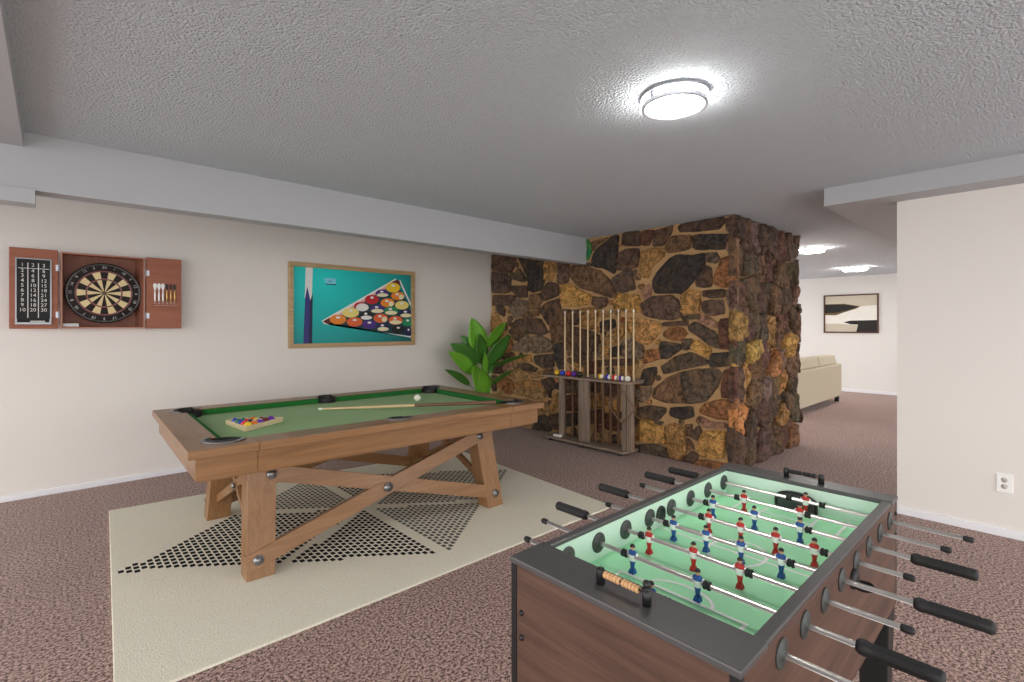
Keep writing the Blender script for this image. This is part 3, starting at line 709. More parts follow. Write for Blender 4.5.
ch = MB().cyl((-.04, 0, 0), (.04, 0, 0), .006).build('chalk_stick', 'chalk'); ch.location = (.307 - .39, YC - .02, 1.588 - .248 + .0065); tag(ch, 'white chalk stick on the scoreboard tray of the cabinet door', 'chalk')
er = thing('chalk_box', 'small pale striped chalk box in the bottom corner of the cabinet', 'box', (.307 - .205, YC + .03, 1.588 - .297 + .0145))
MB().box(-.048, .048, -.012, .012, 0, .026).build('carton', 'pot', er, .002); MB().box(-.0485, .0485, -.0126, .0126, .009, .016).build('stripe', 'gunmetal', er)

# ------------------------------------------------------------------ pool poster
YP = 5.255
def pp_(u, v): return on_y(u, v, YP)
px0, px1, pz0, pz1 = 1.763, 3.243, 1.082, 1.973
po = thing('framed_poster', 'framed teal picture of racked pool balls and a cue on the cream wall', 'picture', ((px0 + px1) / 2, YW, (pz0 + pz1) / 2))
ox, oz = (px0 + px1) / 2, (pz0 + pz1) / 2; hw, hh = (px1 - px0) / 2, (pz1 - pz0) / 2; fw = .046; D2 = -.04
f = MB().prism([(-hw, hh), (-hw + fw, hh - fw), (hw - fw, hh - fw), (hw, hh)], D2, -.002, axis='y').prism([(-hw, -hh), (hw, -hh), (hw - fw, -hh + fw), (-hw + fw, -hh + fw)], D2, -.002, axis='y')
f.prism([(-hw, -hh), (-hw + fw, -hh + fw), (-hw + fw, hh - fw), (-hw, hh)], D2, -.002, axis='y').prism([(hw, -hh), (hw, hh), (hw - fw, hh - fw), (hw - fw, -hh + fw)], D2, -.002, axis='y')
f.build('frame', 'gold_frame', po, .002)
TE = NT('teal_print'); tv = TE.coord(); tn = TE.n('ShaderNodeTexGradient', _gradient_type='SPHERICAL'); mp = TE.t.nodes['Mapping']; mp.inputs['Scale'].default_value = (.75, 1, 1.0); mp.inputs['Location'].default_value = (.28, .0, -.3)
TE.l(tv, tn.inputs['Vector']); TE.l(TE.mix(tn.outputs['Fac'], lin((4, 104, 104)), lin((0, 225, 220))), TE.b.inputs['Base Color']); TE.b.inputs['Roughness'].default_value = .5
pr = MB(); mats = [TE.m]; idx = {}
def pm(name, col):
    if name not in idx: idx[name] = len(mats); mats.append(flat('print_' + name, col))
    return idx[name]
yl = [-.014]
def clipx(pts):   # keep the picture inside the frame
    lim = hw - fw + .004; return [(max(-lim, min(lim, x)), max(-hh + fw - .004, min(hh - fw + .004, z))) for x, z in pts]
def ppoly(px, mi, o=(320, 270), s=9.09):
    yl[0] -= .00015
    pts = [pp_(o[0] + x / s, o[1] + y / s) for x, y in px]; pts = clipx([(x - ox, z - oz) for x, z in pts]); pr.poly([(x, yl[0], z) for x, z in pts], mi)
def pell(cx, cy, rx, ry, mi, a0=0, a1=2 * pi, n=26): ppoly([(cx + rx * cos(a0 + (a1 - a0) * k / n), cy + ry * sin(a0 + (a1 - a0) * k / n)) for k in range(n)], mi)
pr.poly([(-hw + fw - .004, -.013, -hh + fw - .004), (hw - fw + .004, -.013, -hh + fw - .004), (hw - fw + .004, -.013, hh - fw + .004), (-hw + fw - .004, -.013, hh - fw + .004)], 0)
W_, CR = pm('white', (240, 240, 236)), pm('cream', (244, 234, 190)); PK = pm('pale_pink', (222, 178, 170)); BR = pm('brown', (92, 32, 34)); VI = pm('violet', (48, 44, 122)); SH = pm('navy', (20, 26, 66))
LB = pm('light_blue', (130, 220, 240)); LB2 = pm('mid_blue', (76, 160, 210)); DT = pm('dark_teal', (12, 60, 66))
P2 = dict(o=(270, 240), s=5.68)
ppoly([(206, 140), (246, 143), (240, 355), (200, 330)], W_, **P2); ppoly([(215, 265), (235, 355), (232, 590), (192, 590), (202, 330)], VI, **P2); ppoly([(230, 350), (246, 300), (242, 590), (222, 590)], SH, **P2)
ppoly([(312, 215), (375, 218), (377, 250), (318, 247)], LB, **P2); ppoly([(318, 247), (377, 250), (377, 256), (320, 253)], DT, **P2); ppoly([(330, 231), (358, 233), (356, 239), (332, 237)], LB2, **P2)
ppoly([(100, 440), (700, 110), (820, 330), (830, 600), (500, 560), (100, 490)], DT)
ppoly([(100, 440), (640, 125), (620, 160), (110, 470)], PK)
ppoly([(18, 462), (690, 78), (700, 90), (60, 470), (90, 500), (830, 602), (830, 615), (45, 492)], W_)
ppoly([(735, 90), (830, 300), (830, 330), (722, 95)], W_)
ppoly([(30, 468), (95, 430), (95, 488), (60, 488)], BR); ppoly([(640, 118), (700, 88), (730, 98), (738, 145)], BR)
colr = {'y': (246, 206, 40), 'o': (240, 140, 40), 'or': (232, 104, 50), 'r': (200, 24, 40), 'p': (72, 40, 130), 'g': (24, 140, 90), 'n': (26, 34, 84), 'k': (24, 24, 28), 'w': (240, 238, 230), 'c': (244, 226, 130)}
for (cx, cy, rx, ry, c, st) in [(668, 160, 66, 44, 'y', 0), (572, 212, 62, 36, 'p', 1), (712, 236, 62, 38, 'o', 2), (476, 268, 64, 42, 'r', 0), (618, 298, 64, 40, 'o', 2), (748, 320, 62, 40, 'c', 0),
        (372, 330, 60, 40, 'r', 0), (388, 340, 58, 35, 'w', 0), (525, 355, 66, 40, 'p', 1), (650, 372, 64, 40, 'g', 1), (785, 396, 60, 40, 'n', 1), (282, 388, 76, 44, 'c', 0), (425, 415, 60, 42, 'k', 1),
        (555, 438, 66, 42, 'or', 2), (690, 458, 64, 40, 'or', 1), (798, 474, 50, 36, 'g', 0), (165, 450, 76, 44, 'o', 0), (316, 472, 72, 42, 'or', 0), (450, 495, 66, 40, 'p', 0), (575, 520, 60, 40, 'n', 1), (712, 540, 60, 36, 'k', 0), (806, 560, 36, 40, 'n', 0)]:
    pell(cx, cy, rx, ry, pm('ball_' + c, colr[c]))
    if st == 1: pell(cx, cy + ry * .42, rx * .86, ry * .46, CR if c != 'k' else W_)
    if st == 2: pell(cx + rx * .5, cy + ry * .25, rx * .36, ry * .6, CR)
    pell(cx - rx * .1 + (st == 0) * rx * .12, cy - ry * .42, rx * .26, ry * .24, W_)
pr.build('print', mats, po)

# ------------------------------------------------------------------ potted plant
PLX, PLY = 4.13, 4.93
pl = thing('potted_plant', 'leafy green potted plant in the corner between cream wall and stone', 'plant', (PLX, PLY, 0))
MB().lathe([(0, .002), (.10, .002), (.115, .02), (.145, .25), (.15, .26), (.138, .262), (.132, .22), (0, .22)], seg=28).build('pot', 'pot', pl)
MB().lathe([(.133, .221), (.07, .236), (0, .24)], seg=20).build('soil', 'soil', pl)
def leaf(base, tip, width, droop, twist, m, dy):
    b = MB(); n = 12; base = Vector(base); tip = Vector(tip); d = tip - base; Lf = d.length; side = d.cross(Vector((0, -1, 0.12))).normalized()
    nrm = side.cross(d).normalized(); side = (side * cos(twist) + nrm * sin(twist)).normalized(); up = side.cross(d.normalized())
    if up.y > 0: up = -up
    rows = []
    for i in range(n + 1):
        t = i / n; c = base + d * t + Vector((0, 0, 1)) * droop * Lf * sin(pi * t) * .5 + Vector((0, dy * t * t, 0))
        w = width * .68 * (sin(pi * min(1, t ** .75 * .97 + .03)) ** .8 if i < n else 0.0); row = []
        for j, (a, h) in enumerate(((-1, .22), (-.55, .13), (0, 0), (.55, .13), (1, .22))):
            rip = .03 * sin(t * 26 + j) * w * abs(a); b.v.append(tuple(c + side * a * w + up * (h * w + rip))); row.append(len(b.v) - 1)
        rows.append(row)
    for i in range(n):
        for j in range(4): b.f.append([rows[i][j], rows[i][j + 1], rows[i + 1][j + 1], rows[i + 1][j]]); b.mi.append(0); b.sm.append(True)
    o = b.build('leaf', m, pl); so_ = o.modifiers.new('thick', 'SOLIDIFY'); so_.thickness = .002
    mid = [base + d * t + Vector((0, 0, 1)) * droop * Lf * sin(pi * t) * .5 + Vector((0, dy * t * t, 0)) + up * .001 for t in [k / 10 for k in range(10)]]
    MB().tube(mid, lambda t: .004 * (1 - t) + .001, 6).build('midrib', 'leaf_rib' if m == 'leaf' else 'leaf_dark', o)
    foot = Vector(((random.uniform(-.03, .03)), random.uniform(-.03, .03), .225)); k1 = foot.lerp(base, .6); k1.x *= .7; k1.y *= .7
    MB().tube([foot, foot.lerp(k1, .5) + Vector((0, 0, .04)), k1, base.lerp(k1, .3), base, base + d * .06], lambda t: .008 - .004 * t, 8).build('stalk', 'leaf', o)
def lp(x, y, dy=0):
    u, v = 440 + x / 7.58, 310 + y / 7.58; X, Z = on_y(u, v, PLY + dy)
    if X > 4.385: Y, Z = on_x(u, v, 4.385); return (4.385 - PLX, Y - PLY, Z)     # leaves bend clear of the stone
    return (X - PLX, dy, Z)
for bx, tx_, w, dr, tw, m, dy in [((305, 335), (238, 58), .20, .06, .2, 'leaf', -.02), ((345, 275), (503, 92), .145, .05, -.35, 'leaf', .05), ((360, 405), (533, 188), .17, .08, -.2, 'leaf_dark', -.08),
        ((290, 335), (152, 192), .10, .1, .5, 'leaf_dark', .08), ((285, 405), (78, 253), .14, .1, .4, 'leaf_dark', .02), ((255, 485), (63, 313), .12, .12, .5, 'leaf', -.06), ((225, 570), (33, 448), .07, .1, .7, 'leaf_dark', -.1),
        ((306, 445), (288, 650), .27, .15, .0, 'leaf', -.2), ((400, 430), (672, 335), .09, .1, -.8, 'leaf_dark', -.02), ((385, 560), (562, 450), .075, .1, -.6, 'leaf_dark', -.12), ((310, 405), (300, 178), .17, .05, -.1, 'leaf_dark', -.06),
        ((338, 485), (340, 318), .075, .05, .1, 'leaf', -.12), ((370, 480), (420, 230), .09, .05, .3, 'leaf_dark', .1)]:
    leaf(lp(*bx, -.05), lp(*tx_, -.05 + dy), w, dr, tw, m, 0)

# ------------------------------------------------------------------ cue rack against the stone
RX0, RX1, RY0, RY1 = 4.165, 4.42, 2.865, 3.985
cr = thing('cue_rack', 'weathered brown wooden cue rack standing against the stone wall', 'cue rack', (4.29, (RY0 + RY1) / 2, 0))
cx0, cx1 = RX0 - 4.29, RX1 - 4.29; hy = (RY1 - RY0) / 2; cyy = (RY0 + RY1) / 2
MB().prism([(cx0 + .05, -hy), (cx1, -hy), (cx1, hy), (cx0 + .05, hy), (cx0, hy - .06), (cx0, -hy + .02)], .03, .055).build('base', 'rack_y', cr, .005)
for yy in (-hy + .08, 0, hy - .08):
    for xx in (cx0 + .05, cx1 - .05): MB().lathe([(0, .001), (.02, .001), (.026, .012), (.016, .03)], (xx, yy, 0), seg=14).build('foot', 'black', cr)
SH0 = .728
sh = MB().prism([(cx0 + .05, -hy - .06), (.034, -hy - .06), (.034, hy + .05), (cx0 + .05, hy + .05), (cx0, hy), (cx0, -hy - .02)], SH0, SH0 + .024).box(.066, cx1, -hy - .06, hy + .05, SH0, SH0 + .024)
cue_y = [on_x(565 + q * 7.63, 340, 4.34)[0] - cyy for q in range(10)]
for ya, yb in zip([hy + .05] + [y - .0145 for y in cue_y], [y + .0145 for y in cue_y] + [-hy - .06]): sh.box(.034, .066, yb, ya, SH0, SH0 + .024)
sh.build('shelf', 'rack_y', cr, .005)
MB().box(cx1 - .02, cx1, -hy - .07, hy + .06, SH0 + .024, SH0 + .04).build('back_lip', 'rack_y', cr, .003)
for (a, b_) in ((3.745, 3.80), (3.455, 3.51), (3.385, 3.44), (2.895, 2.945), (2.83, 2.885)):
    if a > 3.7: MB().box(-.05, .0, a - cyy, b_ - cyy, .055, SH0).build('post', 'rack_z', cr, .003)
    else: MB().box(-.05, .0, a - cyy, b_ - cyy, .055, SH0).build('post', 'rack_z', cr, .003)
MB().box(-.045, -.012, 3.439 - cyy, 3.456 - cyy, .056, SH0 - .001).build('post_web', 'rack_z', cr)
MB().cyl((-.07, 2.915 - cyy, .655), (-.12, 2.915 - cyy, .66), .007).cyl((-.049, 2.915 - cyy, .655), (-.071, 2.915 - cyy, .655), .007).build('peg', 'rack_y', cr)
ordw = ['first', 'second', 'third', 'fourth', 'fifth', 'sixth', 'seventh', 'eighth', 'ninth', 'tenth']
cxw = 4.34
first = None
for k in range(10):
    yy = on_x(565 + k * 7.63, 340, cxw)[0]
    lab = '%s pool cue from the plant end in the wooden cue rack' % ordw[k]
    if first is None: first = make_cue('pool_cue', lab, 'pool cues in the rack', (cxw, yy, .0555), (cxw, yy, 1.485), 'maple_z', 'butt', .47)
    else:
        c = copy_tree(first); c.location = (cxw, yy, .0555); c['label'] = lab
sol = [('yellow', 557), ('blue', 562.5), ('red', 568.5), ('purple', 574), ('black', 579.5)]
for c, u in sol:
    y, z = on_x(u, 373, 4.235); pool_ball((4.235, y, SH0 + .0243 + .0305), c, 0, 'solid %s pool ball on the shelf of the cue rack' % c, 'pool balls on the cue rack shelf', None, .0305)
for c, u in (('yellow', 601), ('blue', 608), ('red', 614.7), ('purple', 621.4)):
    y, z = on_x(u, 376, 4.235); pool_ball((4.235, y, SH0 + .0243 + .0305), c, 1, 'white pool ball with a %s stripe on the shelf of the cue rack' % c, 'pool balls on the cue rack shelf', (0, 1, 0), .0305)
y, z = on_x(627.5, 376, 4.25); pool_ball((4.235, y - .01, SH0 + .0243 + .0305), 'white', 0, 'plain white ball at the end of the cue rack shelf', 'pool balls on the cue rack shelf', None, .0305)
# diamond ball rack hung on a peg
dm = MB(); hh_ = .16; wd = .17
dpts = []
for k, (a, b_) in enumerate(((0, hh_), (-wd, 0), (0, -hh_), (wd, 0))):
    p0 = [(0, hh_), (-wd, 0), (0, -hh_), (wd, 0)]; pv, nx = Vector(p0[k - 1]), Vector(p0[(k + 1) % 4]); p = Vector(p0[k])
    for t in range(5):
        s_ = t / 4; q = (p + (pv - p) * .12) * (1 - s_) ** 2 + p * 2 * s_ * (1 - s_) + (p + (nx - p) * .12) * s_ ** 2; dpts.append((0, q.x, q.y))
dm.tube(dpts, .0075, 8, closed=True); dmo = dm.build('diamond_rack', 'twine'); dmo.location = (4.29 - .085, 2.922, .492); tag(dmo, 'brown wooden diamond shaped ball rack hanging on the cue rack', 'ball rack')
y, z = on_x(567, 435, 4.22)
cb2 = MB().box(-.02, .02, -.05, .05, 0, .024).build('chalk_block', 'white', None, .003); cb2.location = (4.22, 3.80, .0555); tag(cb2, 'small white block lying on the base of the cue rack', 'chalk')

# ------------------------------------------------------------------ foosball table
FX0, FX1, FY0, FY1 = .833, 2.077, .346, .904; FZ = .74; PF = .642
ft = thing('foosball_table', 'dark walnut foosball table with mint green pitch and steel rods', 'foosball table', ((FX0 + FX1) / 2, (FY0 + FY1) / 2, 0))
fo = Vector(((FX0 + FX1) / 2, (FY0 + FY1) / 2, 0))
def fb(x0, x1, y0, y1, z0, z1): return MB().box(x0 - fo.x, x1 - fo.x, y0 - fo.y, y1 - fo.y, z0, z1)
IX0, IX1, IY0, IY1 = FX0 + .115, FX1 - .087, FY0 + .024, FY1 - .024
CB = .385
fb(FX0 + .018, FX1 - .018, FY0, FY0 + .02, CB, .728).build('side_panel', 'walnut_x', ft, .002); fb(FX0 + .018, FX1 - .018, FY1 - .02, FY1, CB, .728).build('side_panel', 'walnut_x', ft, .002)
fb(FX0 + .002, FX0 + .02, FY0 + .018, FY1 - .018, CB, .728).build('end_panel', 'walnut_y', ft, .002); fb(FX1 - .02, FX1 - .002, FY0 + .018, FY1 - .018, CB, .728).build('end_panel', 'walnut_y', ft, .002)
for xx in (FX0, FX1 - .018):
    for yy in (FY0, FY1 - .018): fb(xx, xx + .018, yy, yy + .018, CB, .728).build('corner_trim', 'black', ft, .002)
fb(FX0, FX1, FY0, IY0 + .001, .728, FZ).build('side_rim', 'rim', ft, .003); fb(FX0, FX1, IY1 - .001, FY1, .728, FZ).build('side_rim', 'rim', ft, .003)
fb(FX0 - .003, IX0, FY0 - .003, FY1 + .003, .727, FZ + .002).build('end_rim', 'rim', ft, .003); fb(IX1, FX1 + .003, FY0 - .003, FY1 + .003, .727, FZ + .002).build('end_rim', 'rim', ft, .003)
fb(IX0 - .05, IX1 + .05, IY0, IY1, PF - .02, PF).build('pitch', 'pitch', ft)
fb(IX0 - .01, IX1 + .01, FY0 + .02, IY0, PF, .728).build('inner_side_wall', 'mint_wall', ft); fb(IX0 - .01, IX1 + .01, IY1, FY1 - .02, PF, .728).build('inner_side_wall', 'mint_wall', ft)
fb(IX0 - .012, IX0, IY0, IY1, PF, .728).build('inner_end_wall', 'mint_wall', ft); fb(IX1, IX1 + .012, IY0, IY1, PF, .728).build('inner_end_wall', 'mint_wall', ft)
fb(FX0 + .02, FX1 - .02, FY0 + .02, FY1 - .02, CB, CB + .012).build('bottom_panel', 'black', ft)
for xx in (FX0 + .004, FX1 - .094):
    for yy in (FY0 + .004, FY1 - .094):
        sgx = 1 if xx < 1.4 else -1; sgy = 1 if yy < .6 else -1
        x_, y_ = xx - fo.x, yy - fo.y
        MB().hexa([(x_ + .01, y_ + .01, .001), (x_ + .08, y_ + .01, .001), (x_ + .08, y_ + .08, .001), (x_ + .01, y_ + .08, .001)], [(x_, y_, CB), (x_ + .09, y_, CB), (x_ + .09, y_ + .09, CB), (x_, y_ + .09, CB)]).build('leg', 'black', ft, .004)
# pitch markings
Zl = PF + .0006
def line(pts, w=.0085, closed=False, zc=[Zl]):
    n = len(pts); ln = MB(); zc[0] += .00012; vs = []
    for i in range(n):
        p = Vector(pts[i]); a = Vector(pts[(i - 1) % n]) if closed or i else None; b = Vector(pts[(i + 1) % n]) if closed or i < n - 1 else None
        d0 = (p - a).normalized() if a else (b - p).normalized(); d1 = (b - p).normalized() if b else d0
        m = Vector((-d0.y - d1.y, d0.x + d1.x)).normalized(); k = w / 2 / max(.4, m.dot(Vector((-d0.y, d0.x))))
        vs += [(p.x + m.x * k - fo.x, p.y + m.y * k - fo.y, zc[0]), (p.x - m.x * k - fo.x, p.y - m.y * k - fo.y, zc[0])]
    q = n if closed else n - 1
    ln.add(vs, [(2 * i, 2 * i + 1, (2 * i + 3) % (2 * n), (2 * i + 2) % (2 * n)) for i in range(q)]).build('field_line', 'white', ft)
mx = (IX0 + IX1) / 2 + .01; my = (FY0 + FY1) / 2
line([(mx, IY0 + .002), (mx, IY1 - .002)]); line([(mx + .092 * cos(2 * pi * k / 36), my + .078 * sin(2 * pi * k / 36)) for k in range(36)], closed=True)
MB().lathe([(.007, 0), (0, .0001)], (mx - fo.x, my - fo.y, Zl), seg=16, smooth=False).build('centre_spot', 'white', ft)
for (e, s_) in ((IX0, 1), (IX1, -1)):
    line([(e, my - .165), (e + s_ * .19, my - .165), (e + s_ * .19, my + .165), (e, my + .165)]) if s_ > 0 else line([(e, my - .165), (e + s_ * .165, my - .165), (e + s_ * .165, my - .165)])
    if s_ < 0:
        line([(e, my + .165), (e - .165, my + .165)]); line([(e - .065, my - .085), (e - .12, my - .085)]); line([(e - .065, my + .075), (e - .12, my + .075)]); line([(e - .12, my - .085), (e - .12, my + .075)])
        line([(e - .12 - .07 * sin(pi * k / 14), my - .005 + .085 * cos(pi * k / 14)) for k in range(15)])
    else: line([(e + .19 + .055 * sin(pi * k / 14), my + .085 * cos(pi * k / 14)) for k in range(15)])
# goals
for (gx, s_) in ((IX1, -1), (IX0, 1)):
    gp = []; half = .07; top = .066
    A = [(half * cos(t), PF + .034 + (top - .034) * sin(t)) for t in [pi * k / 14 for k in range(15)]]
    A = [(half, PF)] + [(max(-half, min(half, x * 1.0)), z) for x, z in A] + [(-half, PF)]
    In = [(x * .86, PF + (z - PF) * .86) for x, z in A[::-1]]
    xa, xb = sorted((gx - fo.x + s_ * .001, gx - fo.x + s_ * .013))
    g = MB().prism([(y, z) for y, z in A + In], xa, xb, axis='x').build('goal', 'black', ft, .001)
    MB().prism([(y * .98, PF + .0005 + (z - PF) * .98) for y, z in In], xa, xa + .0025, axis='x').build('goal_mouth', 'disc', g)
# rods
rodx = [1.017 + .135 * k for k in range(8)]; RZ = .688
spec = [ # left end, right end, handle side, team, men (y), bumpers (y)
 (1.039, .075, 'R', 'blue', [.625], [.585, .668]), (1.099, .125, 'R', 'blue', [.765, .58], [.789, .556]), (1.157, .188, 'L', 'red', [.798, .66, .535], [.822, .512]),
 (1.049, .076, 'R', 'blue', [.795, .69, .588, .483], [.819, .459]), (1.181, .226, 'L', 'red', [.746, .645, .544, .443], [.770, .419]), (1.085, .121, 'R', 'blue', [.796, .657, .521], [.820, .497]),
 (1.147, .186, 'L', 'red', [.745, .563], [.769, .539]), (1.114, .151, 'L', 'red', [.586], [.640, .534])]
def figure(team):
    """a little table-football man: foot wedge, legs, shorts, jersey, head; rod passes through the chest at z=0, faces -x"""
    o = MB(); mats = [team, 'white', 'skin', 'hair', 'black']
    o.hexa([(-.009, -.0085, -.046), (.009, -.0085, -.046), (.009, .0085, -.046), (-.009, .0085, -.046)], [(-.006, -.006, -.034), (.006, -.006, -.034), (.006, .006, -.034), (-.006, .006, -.034)], 0)
    o.hexa([(-.009, -.007, -.0475), (.008, -.007, -.0475), (.008, .007, -.0475), (-.009, .007, -.0475)], [(-.009, -.008, -.046), (.009, -.008, -.046), (.009, .008, -.046), (-.009, .008, -.046)], 4)
    o.rings([(0, 0, -.036, .0048, .0055), (0, 0, -.024, .0052, .0062), (0, 0, -.014, .0066, .0082), (0, 0, -.012, .0074, .0088), (0, 0, -.004, .0082, .0104), (0, 0, .005, .0084, .0124), (0, 0, .0105, .0076, .0136), (0, 0, .0155, .005, .0095), (0, 0, .0165, .0032, .0036), (0, 0, .019, .003, .0034)],
            [0, 0, 0, 1, 1, 0, 0, 0, 2], 12)
    o.lathe([(.0072 * sin(pi * k / 8), .0255 - .0076 * cos(pi * k / 8)) for k in range(9)], (0, 0, 0), (0, 0, 1), 12, mis=[2, 2, 2, 2, 3, 3, 3, 3])
    for sy in (-1, 1): o.lathe([(0, -.004), (.0035, -.002), (.004, .006), (.003, .011), (0, .013)], (0, sy * .0135, .008), (0, 0, -1), 8, mi=1)
    return o, mats
fig_me = {}
for k, (yl_, yr_, hs, team, men, bumps) in enumerate(spec):
    X = rodx[k] - fo.x; oy = -fo.y
    rod = MB().cyl((X, yl_ + oy, RZ), (X, yr_ + oy, RZ), .0058, 14).build('rod', 'steel', ft)
    for y in men:
        if team not in fig_me:
            o, mats = figure(team); fig = o.build('player_figure', mats, rod); fig_me[team] = fig
        else: fig = fig_me[team].copy(); C.objects.link(fig); fig.parent = rod
        fig.location = (X, y + oy, RZ)
    for y in bumps:
        MB().lathe([(0, -.009), (.0085, -.009), (.0105, -.007), (.0105, -.003), (.0088, -.001), (.0088, .001), (.0105, .003), (.0105, .007), (.0085, .009), (0, .009)], (X, y + oy, RZ), (0, 1, 0), 16).build('bumper', 'rubber', rod)
    ends = {'L': (yl_, 1), 'R': (yr_, -1)}
    for s_, (ye, sg) in ends.items():
        if s_ == hs:
            Lh = .128; prof = [(0, -.002), (.011, -.002), (.0145, .004), (.0155, .012), (.0138, .02)] + [(.0135, .03), (.0135, Lh - .02), (.0145, Lh - .012), (.0145, Lh - .004), (.011, Lh + .002), (0, Lh + .003)]
            hd = MB().lathe(prof, (X, ye - sg * Lh + oy, RZ), (0, sg, 0), 20)
            for q in range(18):
                a = 2 * pi * q / 18; hd.cyl((X + .0132 * cos(a), ye - sg * (Lh - .026) + oy, RZ + .0132 * sin(a)), (X + .0132 * cos(a), ye - sg * .02 + oy, RZ + .0132 * sin(a)), .0011, 5)
            hd.build('handle', 'rubber', rod)
        else: MB().lathe([(0, -.002), (.007, -.002), (.0085, .003), (.0085, .016), (.0065, .021), (0, .022)], (X, ye - sg * .018 + oy, RZ), (0, sg, 0), 14).build('end_cap', 'rubber', rod)
    for ys, sg in ((FY0, -1), (IY1, -1)):
        MB().lathe([(.006, .0), (.0285, .0), (.0285, .003), (.027, .004), (.01, .0045), (.0095, .009), (.0065, .009)], (X, ys + oy, RZ), (0, sg, 0), 28).build('bearing', 'disc', ft)
# ball entry: scoop outside, hole inside
sc_ = MB().lathe([(.026, 0), (.026, .006), (.02, .012), (0, .012)], (1.555 - fo.x - .03, FY0 - fo.y, .655), (0, -1, 0), 24)
sc_.lathe([(0, -.006), (.02, -.004), (.023, .008), (.021, .008), (.018, -.001), (0, -.002)], (1.527 - fo.x, FY0 - fo.y - .024, .64), (0, 0, 1), 20).build('ball_scoop', 'black', ft)
MB().lathe([(0, .0), (.0285, .0), (.0285, .004), (.022, .004), (.02, .001), (0, .001)], (1.489 - fo.x, IY1 - fo.y, .682), (0, -1, 0), 28).build('ball_entry', 'black', ft)
# score counters
for (xx, bm_) in ((.888, 'bead'), (2.03, 'black')):
    y0, y1 = .672, .556
    c_ = MB()
    for yy in (y0, y1): c_.lathe([(0, 0), (.0095, 0), (.0095, .03), (.008, .034), (0, .035)] if xx > 1 or yy == y0 else [(0, 0), (.0095, 0), (.0095, .033), (.004, .034), (.006, .036), (.0085, .042), (.006, .049), (0, .051)], (xx - fo.x, yy - fo.y, FZ + .002), (0, 0, 1), 16)
    c_.cyl((xx - fo.x, y0 - fo.y, FZ + .026), (xx - fo.x, y1 - fo.y, FZ + .026), .0025); sc2 = c_.build('score_counter', 'black', ft)
    for q in range(10):
        yy = y0 - .014 - q * .0085 - (.004 if q > 4 else 0); MB().lathe([(.003, -.0038), (.0065, -.0038), (.008, -.0015), (.008, .0015), (.0065, .0038), (.003, .0038)], (xx - fo.x, yy - fo.y, FZ + .026), (0, 1, 0), 14).build('counter_bead', bm_, sc2)
# bolt heads on the end and side panels
for (xx, yy, zz, n) in ((FX0 + .002, .868, .615, (-1, 0, 0)), (FX0 + .002, .868, .555, (-1, 0, 0)), (FX1 - .03, FY0, .69, (0, -1, 0)), (FX1 - .03, FY0, .56, (0, -1, 0)), (.905, FY0, .655, (0, -1, 0)), (FX1 - .03, FY0, .62, (0, -1, 0))):
    MB().lathe([(.007, 0), (.007, .003), (.004, .006), (0, .006)], (xx - fo.x, yy - fo.y, zz), n, 14).build('bolt', 'black', ft)

# ------------------------------------------------------------------ ceiling lamps
def lamp(x, y, r, label):
    o = thing('ceiling_light', label, 'ceiling light', (x, y, H), 0, 'ceiling lights')
    MB().lathe([(0, -.004), (r * .93, -.004), (r * .93, 0), (0, 0)], seg=48).build('base_plate', 'brushed', o)
    MB().lathe([(r * 1.04, -.015), (r * 1.04, 0), (r * .95, 0), (r * .95, -.015), (r * 1.04, -.015)], seg=48).build('upper_ring', 'brushed', o)
    MB().lathe([(r, -.056), (r, -.038), (r * .91, -.038), (r * .91, -.056), (r, -.056)], seg=48).build('lower_ring', 'brushed', o)
    MB().lathe([(0, -.051), (r * .8, -.051), (r * .905, -.047), (r * .905, -.006), (0, -.006)], seg=48).build('diffuser', 'diffuser', o)
    for k in range(3):
        MB().box(-.012, .012, r * .92, r * .995, -.042, -.015).build('bracket', 'brushed', o)
        b_ = kids(o)[-1]
    for k, b_ in enumerate([q for q in kids(o) if q.name.startswith('bracket')]): b_.rotation_euler = (0, 0, radians(77 + 120 * k))
    return o
lamp(1.975, 1.10, .136, 'round flush ceiling light with double nickel rings above the foosball table')
lamp(7.15, 2.06, .15, 'round ceiling light half hidden behind the stone pillar edge')
lamp(10.05, 2.25, .19, 'round ceiling light of the far room before the black and beige painting')

# ------------------------------------------------------------------ outlet
ol = thing('power_outlet', 'white double power outlet low on the cream wall', 'outlet', (XR, .187, .334))
MB().box(-.007, -.0005, -.038, .038, -.058, .058).build('cover_plate', 'white', ol, .003)
for zz in (-.02, .02):
    s_ = MB().lathe([(0, .001), (.016, .001), (.016, 0)], (-.007, 0, zz), (-1, 0, 0), 20).build('socket', 'pot', ol)
    MB().box(-.0092, -.008, -.0085, -.006, zz - .001, zz + .008).box(-.0092, -.008, .006, .0085, zz - .001, zz + .008).cyl((-.008, 0, zz - .008), (-.0092, 0, zz - .008), .0025, 10).build('slots', 'black', s_)

# ------------------------------------------------------------------ far room
pn = thing('framed_print', 'black and beige abstract print in a brown frame on the far wall', 'picture', (XF, 2.69, 1.56))
a, b_ = .465, .385; w = .026
f = MB().box(-.03, -.002, -a, a, b_ - w, b_).box(-.03, -.002, -a, a, -b_, -b_ + w).box(-.03, -.002, -a, -a + w, -b_ + w, b_ - w).box(-.03, -.002, a - w, a, -b_ + w, b_ - w)
f.build('frame', 'brown_frame', pn, .002)
p = MB(); p.box(-.014, -.006, -a + w - .002, a - w + .002, -b_ + w - .002, b_ - w + .002, 0)
def blob(pts, mi, off): p.poly([(-.0145 - off, y, z) for y, z in pts], mi)
blob([(.44, .36), (-.44, .36), (-.44, .16), (.1, .13), (.44, .1)], 1, 0)
blob([(.44, .2), (.1, .2), (-.17, .14), (-.1, .1), (.1, .03), (.25, -.03), (.44, -.02)], 3, .0003)
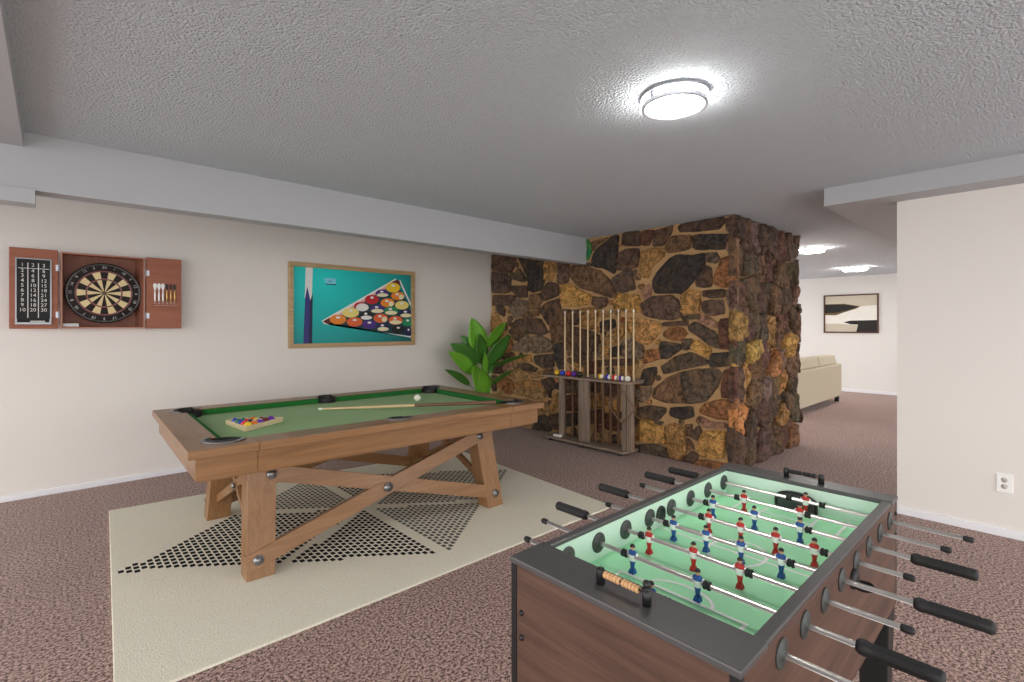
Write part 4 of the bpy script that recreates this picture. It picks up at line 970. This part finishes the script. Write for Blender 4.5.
blob([(.44, .19), (.1, .185), (-.15, .135), (.05, .07), (.25, .02), (.44, .02)], 2, .0006)
blob([(-.44, -.13), (.0, -.14), (.12, -.17), (.0, -.21), (-.13, -.22), (-.1, -.36), (-.44, -.36)], 2, .0006)
blob([(.44, -.2), (.2, -.2), (-.13, -.23), (-.1, -.36), (.44, -.36)], 1, .0003)
p.build('print', ['print_paper', 'print_beige', 'print_black', 'print_olive'], pn)
sf = thing('sofa', 'beige fabric sofa seen from behind in the far room', 'sofa', (8.98, 2.87, 0))
hx, hy_ = 1.12, .42
MB().box(-hx, hx, -hy_, -hy_ + .2, .1, .66).build('backrest', 'sofa', sf, .02)
MB().box(-hx + .18, hx - .18, -hy_ + .2, hy_, .1, .40).build('seat_base', 'sofa', sf, .02)
for sx in (-1, 1):
    q0, q1 = sorted((sx * hx, sx * (hx - .18))); MB().box(q0, q1, -hy_ + .2, hy_, .1, .58).build('armrest', 'sofa', sf, .03)
for q in range(2):
    xa = -hx + .18 + q * (hx - .18) + .005; xb = xa + (hx - .18) - .01
    MB().hexa([(xa, -hy_ + .02, .662), (xb, -hy_ + .02, .662), (xb, -hy_ + .22, .662), (xa, -hy_ + .22, .662)], [(xa + .02, -hy_ + .06, .82), (xb - .02, -hy_ + .06, .82), (xb - .02, -hy_ + .2, .82), (xa + .02, -hy_ + .2, .82)]).build('back_cushion', 'sofa', sf, .025)
    MB().box(xa, xb, -hy_ + .21, hy_ + .02, .402, .53).build('seat_cushion', 'sofa', sf, .03)
for sx in (-1, 1):
    for sy in (-1, 1): MB().box(sx * (hx - .06) - .03, sx * (hx - .06) + .03, sy * (hy_ - .06) - .03, sy * (hy_ - .06) + .03, .001, .1).build('leg', 'black', sf)

# ------------------------------------------------------------------ light, world, camera
w = bpy.data.worlds.new('daylight'); SC.world = w; w.use_nodes = True; nt = w.node_tree; bg = nt.nodes['Background']
tc = nt.nodes.new('ShaderNodeTexCoord'); sp = nt.nodes.new('ShaderNodeSeparateXYZ'); nt.links.new(tc.outputs['Generated'], sp.inputs[0])
rp_ = nt.nodes.new('ShaderNodeMapRange'); nt.links.new(sp.outputs[2], rp_.inputs['Value'])
for k_, v_ in (('From Min', -.12), ('From Max', .08)): rp_.inputs[k_].default_value = v_
mx_ = nt.nodes.new('ShaderNodeMix'); mx_.data_type = 'RGBA'; nt.links.new(rp_.outputs[0], mx_.inputs[0]); mx_.inputs[6].default_value = (.56, .56, .57, 1); mx_.inputs[7].default_value = (1.0, .985, .97, 1)
nt.links.new(mx_.outputs[2], bg.inputs[0]); bg.inputs[1].default_value = 1.55
cam = bpy.data.cameras.new('camera'); co = bpy.data.objects.new('camera', cam); C.objects.link(co); SC.camera = co
co.location = (0, 0, EYE); co.rotation_euler = (pi / 2, 0, AZ - pi / 2); cam.sensor_fit = 'HORIZONTAL'; cam.sensor_width = 36; cam.lens = FPX * 36 / 1024; cam.shift_y = -(341 - V0) / 1024; cam.clip_start = .02
SC.view_settings.view_transform = 'Standard'; SC.view_settings.look = 'None'; SC.view_settings.gamma = 1; SC.view_settings.use_curve_mapping = False
SC.view_settings.exposure = 1.3
SC.cycles.max_bounces = 10; SC.cycles.diffuse_bounces = 6
